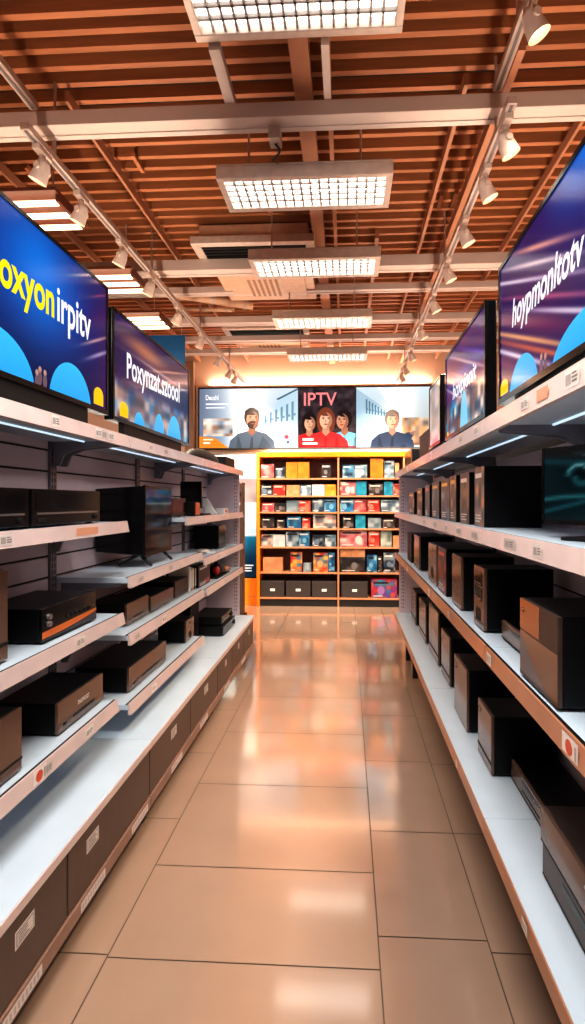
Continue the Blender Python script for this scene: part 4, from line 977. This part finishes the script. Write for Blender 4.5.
# left photo
A, w, h = P_(x0+e, x1-.008)
def fnl(u, v):
    c = mix(hx('8fa9bd'), hx('dbe5ec'), v*.6+.2)
    c = mix(c, hx('64708a'), min(1, max(0, .36-u)*2.6))
    c = mix(c, hx('bcd6e4'), .7*max(0, u-.62)*2); c = mix(c, hx('ffffff'), min(1, 1.3*gauss(u-.48, .17)*min(1, v*.8+.45)))
    return c
A.grid(w, h, fnl, 40, 24); A.layer()
A.poly([(w*.66, h*.35), (w, h*.46), (w, h*.98), (w*.80, h*.8)], hx('b4d0e0')); A.layer()
for i in range(6):
    xx = w*(.66+i*.055); A.poly([(xx, h*(.40+.012*i)), (xx+w*.02, h*(.40+.012*i)), (xx+w*.022, h*(.56+.045*i)), (xx, h*(.54+.045*i))], hx('6d8fa6'))
    A.rect(xx, xx+w*.042, h*(.44+.02*i), h*(.47+.022*i), hx('7d9cb2'))
A.poly([(w*.80, h*.80), (w, h*.97), (w, h*1.0), (w*.78, h*.82)], hx('4c6a82')); A.layer()
A.grid(w*.30, h*.30, palette_noise(W_('5a4a44', 'c98a5a', 'f0dcc8', '8a9cb0', 'e8e2de'), 55, 5, 4), 14, 10, w*.04, h*.20); A.layer()
A.poly([(0, 0), (w*.30, 0), (w*.16, h*.17), (0, h*.20)], hx('f08a22')); A.layer()
A.rect(w*.04, w*.11, h*.07, h*.10, hx('fff2e0')); A.rect(w*.04, w*.14, h*.13, h*.155, hx('ffe7c8'))
A.text('Deuzhl', w*.065, h*.81, w*.13, h*.085, hx('fbfbff'), .02)
A.rect(w*.065, w*.30, h*.73, h*.755, hx('f3f6fa')); A.rect(w*.065, w*.26, h*.67, h*.69, hx('eef2f6')); A.layer()
person(A, w*.535, h*-.02, h*.80, hx('3a2620'), hx('4f5c6c'), SKIN2, beard=True, turn=.6)
A.poly([(w*.60, h*.0), (w*.645, h*.2), (w*.72, h*.05), (w*.74, 0)], hx('414d5c')); A.layer()
A.ell(w*.885, h*.18, w*.022, h*.035, hx('d8445a')); A.ell(w*.90, h*.09, w*.015, h*.022, hx('3a4a66'))
A.build('photo_panel', M_SIGN, u)
# middle photo
A, w, h = P_(x1+.004, x2-.008)
A.grid(w, h, palette_noise(W_('241c22', '3a2e34', '4a3f46', '1c161a'), 61, 14, 14), 30, 30); A.layer()
A.text('IPTV', w*.09, h*.70, w*.58, h*.22, hx('f0898c'), .012); A.layer()
person(A, w*.19, -h*.02, h*.68, hx('1e1214'), hx('c01f24'), hx('d29a7c'), longhair=True, turn=.3)
person(A, w*.81, -h*.02, h*.74, hx('1a1214'), hx('6fb2d2'), hx('b97e62'), turn=-1.6)
person(A, w*.48, -h*.03, h*.78, hx('7a3c28'), hx('d42a2c'), hx('e0a888'), longhair=True)
A.rect(w*.07, w*.26, h*.115, h*.155, hx('fff4f0')); A.rect(w*.07, w*.33, h*.05, h*.085, hx('f6d6d0')); A.rect(0, w, 0, h*.02, hx('7a1418'))
A.build('photo_panel', M_SIGN, u)
# right photo
A, w, h = P_(x2+.004, x3)
def fnr(u, v):
    c = mix(hx('8fb0c4'), hx('c9dbe4'), v)
    c = mix(c, hx('fffaf4'), .98*gauss(u-.62, .20)*gauss(v-.72, .5)); c = mix(c, hx('d8b898'), max(0, u-.72)*2.2*(1-v)); return c
A.grid(w, h, fnr, 36, 24); A.layer()
A.poly([(0, h*.02), (w*.42, h*.34), (w*.42, h*.62), (0, h*.98)], hx('9dbccf')); A.layer()
for i in range(7):
    xx = w*(.13+i*.04); A.rect(xx, xx+w*.022, h*(.56-.008*i), h*(.80-.032*i), hx('55798f'))
    A.rect(xx, xx+w*.034, h*(.62-.012*i), h*(.645-.012*i), hx('5f8298'))
A.poly([(w*.28, h*1.), (w*.50, h*.62), (w*.53, h*.62), (w*.36, h*1.)], hx('dfe9ee')); A.layer()
A.grid(w*.36, h*.46, palette_noise(W_('6a4a38', 'c9a078', 'efe0cc', '8a7f78', 'd8a878'), 71, 7, 5), 18, 14, w*.62, h*.03); A.layer()
person(A, w*.49, -h*.02, h*.74, hx('6b5a52'), hx('2c3a52'), hx('c4927a'), turn=.4)
A.poly([(w*.55, h*.10), (w*.68, h*.24), (w*.80, h*.26), (w*.74, h*.12), (w*.60, 0)], hx('2a3850')); A.ell(w*.76, h*.24, w*.035, h*.035, hx('c4927a')); A.layer()
A.build('photo_panel', M_SIGN, u)
A, w, h = P_(x3+.004, x4-e)
A.grid(w, h, palette_noise(W_('8f8a8c', 'b9b2b0', '777074'), 81, 1.5, 5), 4, 20)
A.build('side_strip', M_SIGN, u)

# --- poster stand left of the bookcase
u = thing('poster_stand', (-1.6, 7.3, 0), 'tall sea poster on an amber base left of the bookcase', 'poster')
pa, pb = -1.98, bl-.012
MB().box(pa, pb, 7.20, 7.45, 0, bz(580)).build('base', M_AMBER, u, bev=.004)
MB().box(pa, pb, 7.198, 7.21, .12, .128).build('seam', M_BOARD, u)
MB().box(pa, pb, 7.24, 7.30, bz(580), bz(453)).build('panel', M_MATTE, u)
A = Art((pa+.01, 7.2392, bz(580)+.02), (1, 0, 0), (0, 0, 1), (0, -1, 0)); w, h = pb-pa-.02, bz(453)-bz(580)-.03
def fps(u_, v):
    if v > .80: c = mix(hx('eaf0f3'), hx('fbfbfb'), (v-.8)*5)
    elif v > .60: c = mix(hx('6f6468'), hx('b9aeb0'), vnoise(u_*3+v*6, v*14, 4))
    elif v > .34: c = mix(hx('9fd6e4'), hx('dff0f4'), vnoise(u_*3, v*16, 7))
    else: c = mix(hx('0c2c44'), hx('1f8fb8'), max(0, min(1, (v-.12)*4))*(.5+.5*vnoise(u_*3+v*4, v*12, 9)))
    return mix(c, hx('d6e6ec'), .5*gauss(v-.345, .012))
A.grid(w, h, fps, 20, 70); A.layer()
A.lines(w*.62, h*.10, w*.32, 3, h*.022, h*.010, hx('dfe8ee'), TAGRND)
A.build('poster_print', print_mat('glowing_poster_ink', .45, .3, .6), u)  # brightness put into the print as emission, no lamp behind it
t = thing('tower_speaker', (-1.40, 6.5, 0), 'slim dark floor standing tower beside the far end of left shelves', 'speaker')
MB().box(-1.46, -1.355, 6.46, 6.60, .03, 1.76).build('cabinet', M_DKBROWN, t, bev=.012)
MB().box(-1.48, -1.335, 6.44, 6.62, 0, .03).build('base', M_DARK, t, bev=.004)
for z in (1.60, 1.35): MB().cyl((-1.408, 6.459, z), (-1.408, 6.452, z), .036, n=20).build('speaker_cone', M_MATTE, t)
MB().box(-1.425, -1.39, 6.456, 6.4595, 1.46, 1.49).build('badge', M_WHITEP, t)

# ================================================================ LIGHTS
def area(name, loc, rot, sx_, sy_, e, col):
    l = bpy.data.lights.new(name, 'AREA'); l.shape = 'RECTANGLE'; l.size = sx_; l.size_y = sy_; l.energy = e; l.color = col
    o = bpy.data.objects.new(name, l); COL.objects.link(o); o.location = loc; o.rotation_euler = rot; return o
WARMC = (1, .80, .60)
for X, Y, e in ((-.22, .75, 75), (-.22, -.9, 25), (-3.4, 1., 60), (-3.4, 4.2, 60), (2.8, 1., 60), (2.8, 4.2, 60)):  # added lamps out of view, without fixtures, to fill the aisle with light
    area('fill_lamp', (X, Y, 3.3), (0, 0, 0), 1.0, .35, e, (1, .95, .89))
# hidden uplights added behind shelving, bookcase top and sign to brighten ceiling and wall
for X, Y, sx0, sy0, z, e in ((-1.43, 2.85, .08, 3.8, 1.70, 60), (.93, 2.75, .08, 4.2, 1.69, 60), (-.05, 7.33, 2.3, .08, 2.24, 55), (-.42, 7.455, 3.3, .05, 3.26, 22)):
    area('added_uplight', (X, Y, z), (math.pi, 0, 0), sx0, sy0, e, (1, .80, .62))
for (X, Y, z, side) in SPOTS:
    l = bpy.data.lights.new('spot_lamp', 'SPOT'); l.energy = 45; l.color = WARMC; l.spot_size = math.radians(140 if Y < 5 else 80); l.spot_blend = .7; l.shadow_soft_size = .04
    o = bpy.data.objects.new('spot_lamp', l); COL.objects.link(o)
    d = Vector((side*.32, .06, -.9)).normalized() if Y < 5 else Vector((-side*.25, .55, -.8)).normalized()
    l.energy = (72 if Y < 3.5 else 130) if Y < 5 else 180
    o.location = Vector((X, Y, z-.10))+d*.08; o.rotation_euler = d.to_track_quat('-Z', 'Y').to_euler()
w = bpy.data.worlds.new('store_air'); SC.world = w; w.use_nodes = True
w.node_tree.nodes['Background'].inputs[0].default_value = (1, .8, .65, 1); w.node_tree.nodes['Background'].inputs[1].default_value = .2

# ================================================================ CAMERA
cd = bpy.data.cameras.new('camera'); co = bpy.data.objects.new('camera', cd); COL.objects.link(co); SC.camera = co
co.location = (0, 0, EYE); co.rotation_euler = (math.pi/2, 0, YAW)
cd.sensor_fit = 'HORIZONTAL'; cd.sensor_width = 36; cd.lens = F/585*36
cd.shift_x = (292.5-PX)/585; cd.shift_y = -(512-PY)/585
cd.clip_start = .05
SC.view_settings.view_transform = 'Standard'; SC.view_settings.look = 'None'; SC.view_settings.exposure = .32; SC.view_settings.gamma = .88
SC.cycles.use_denoising = True; SC.cycles.max_bounces = 8; SC.cycles.diffuse_bounces = 5; SC.cycles.glossy_bounces = 4; SC.cycles.sample_clamp_indirect = 6
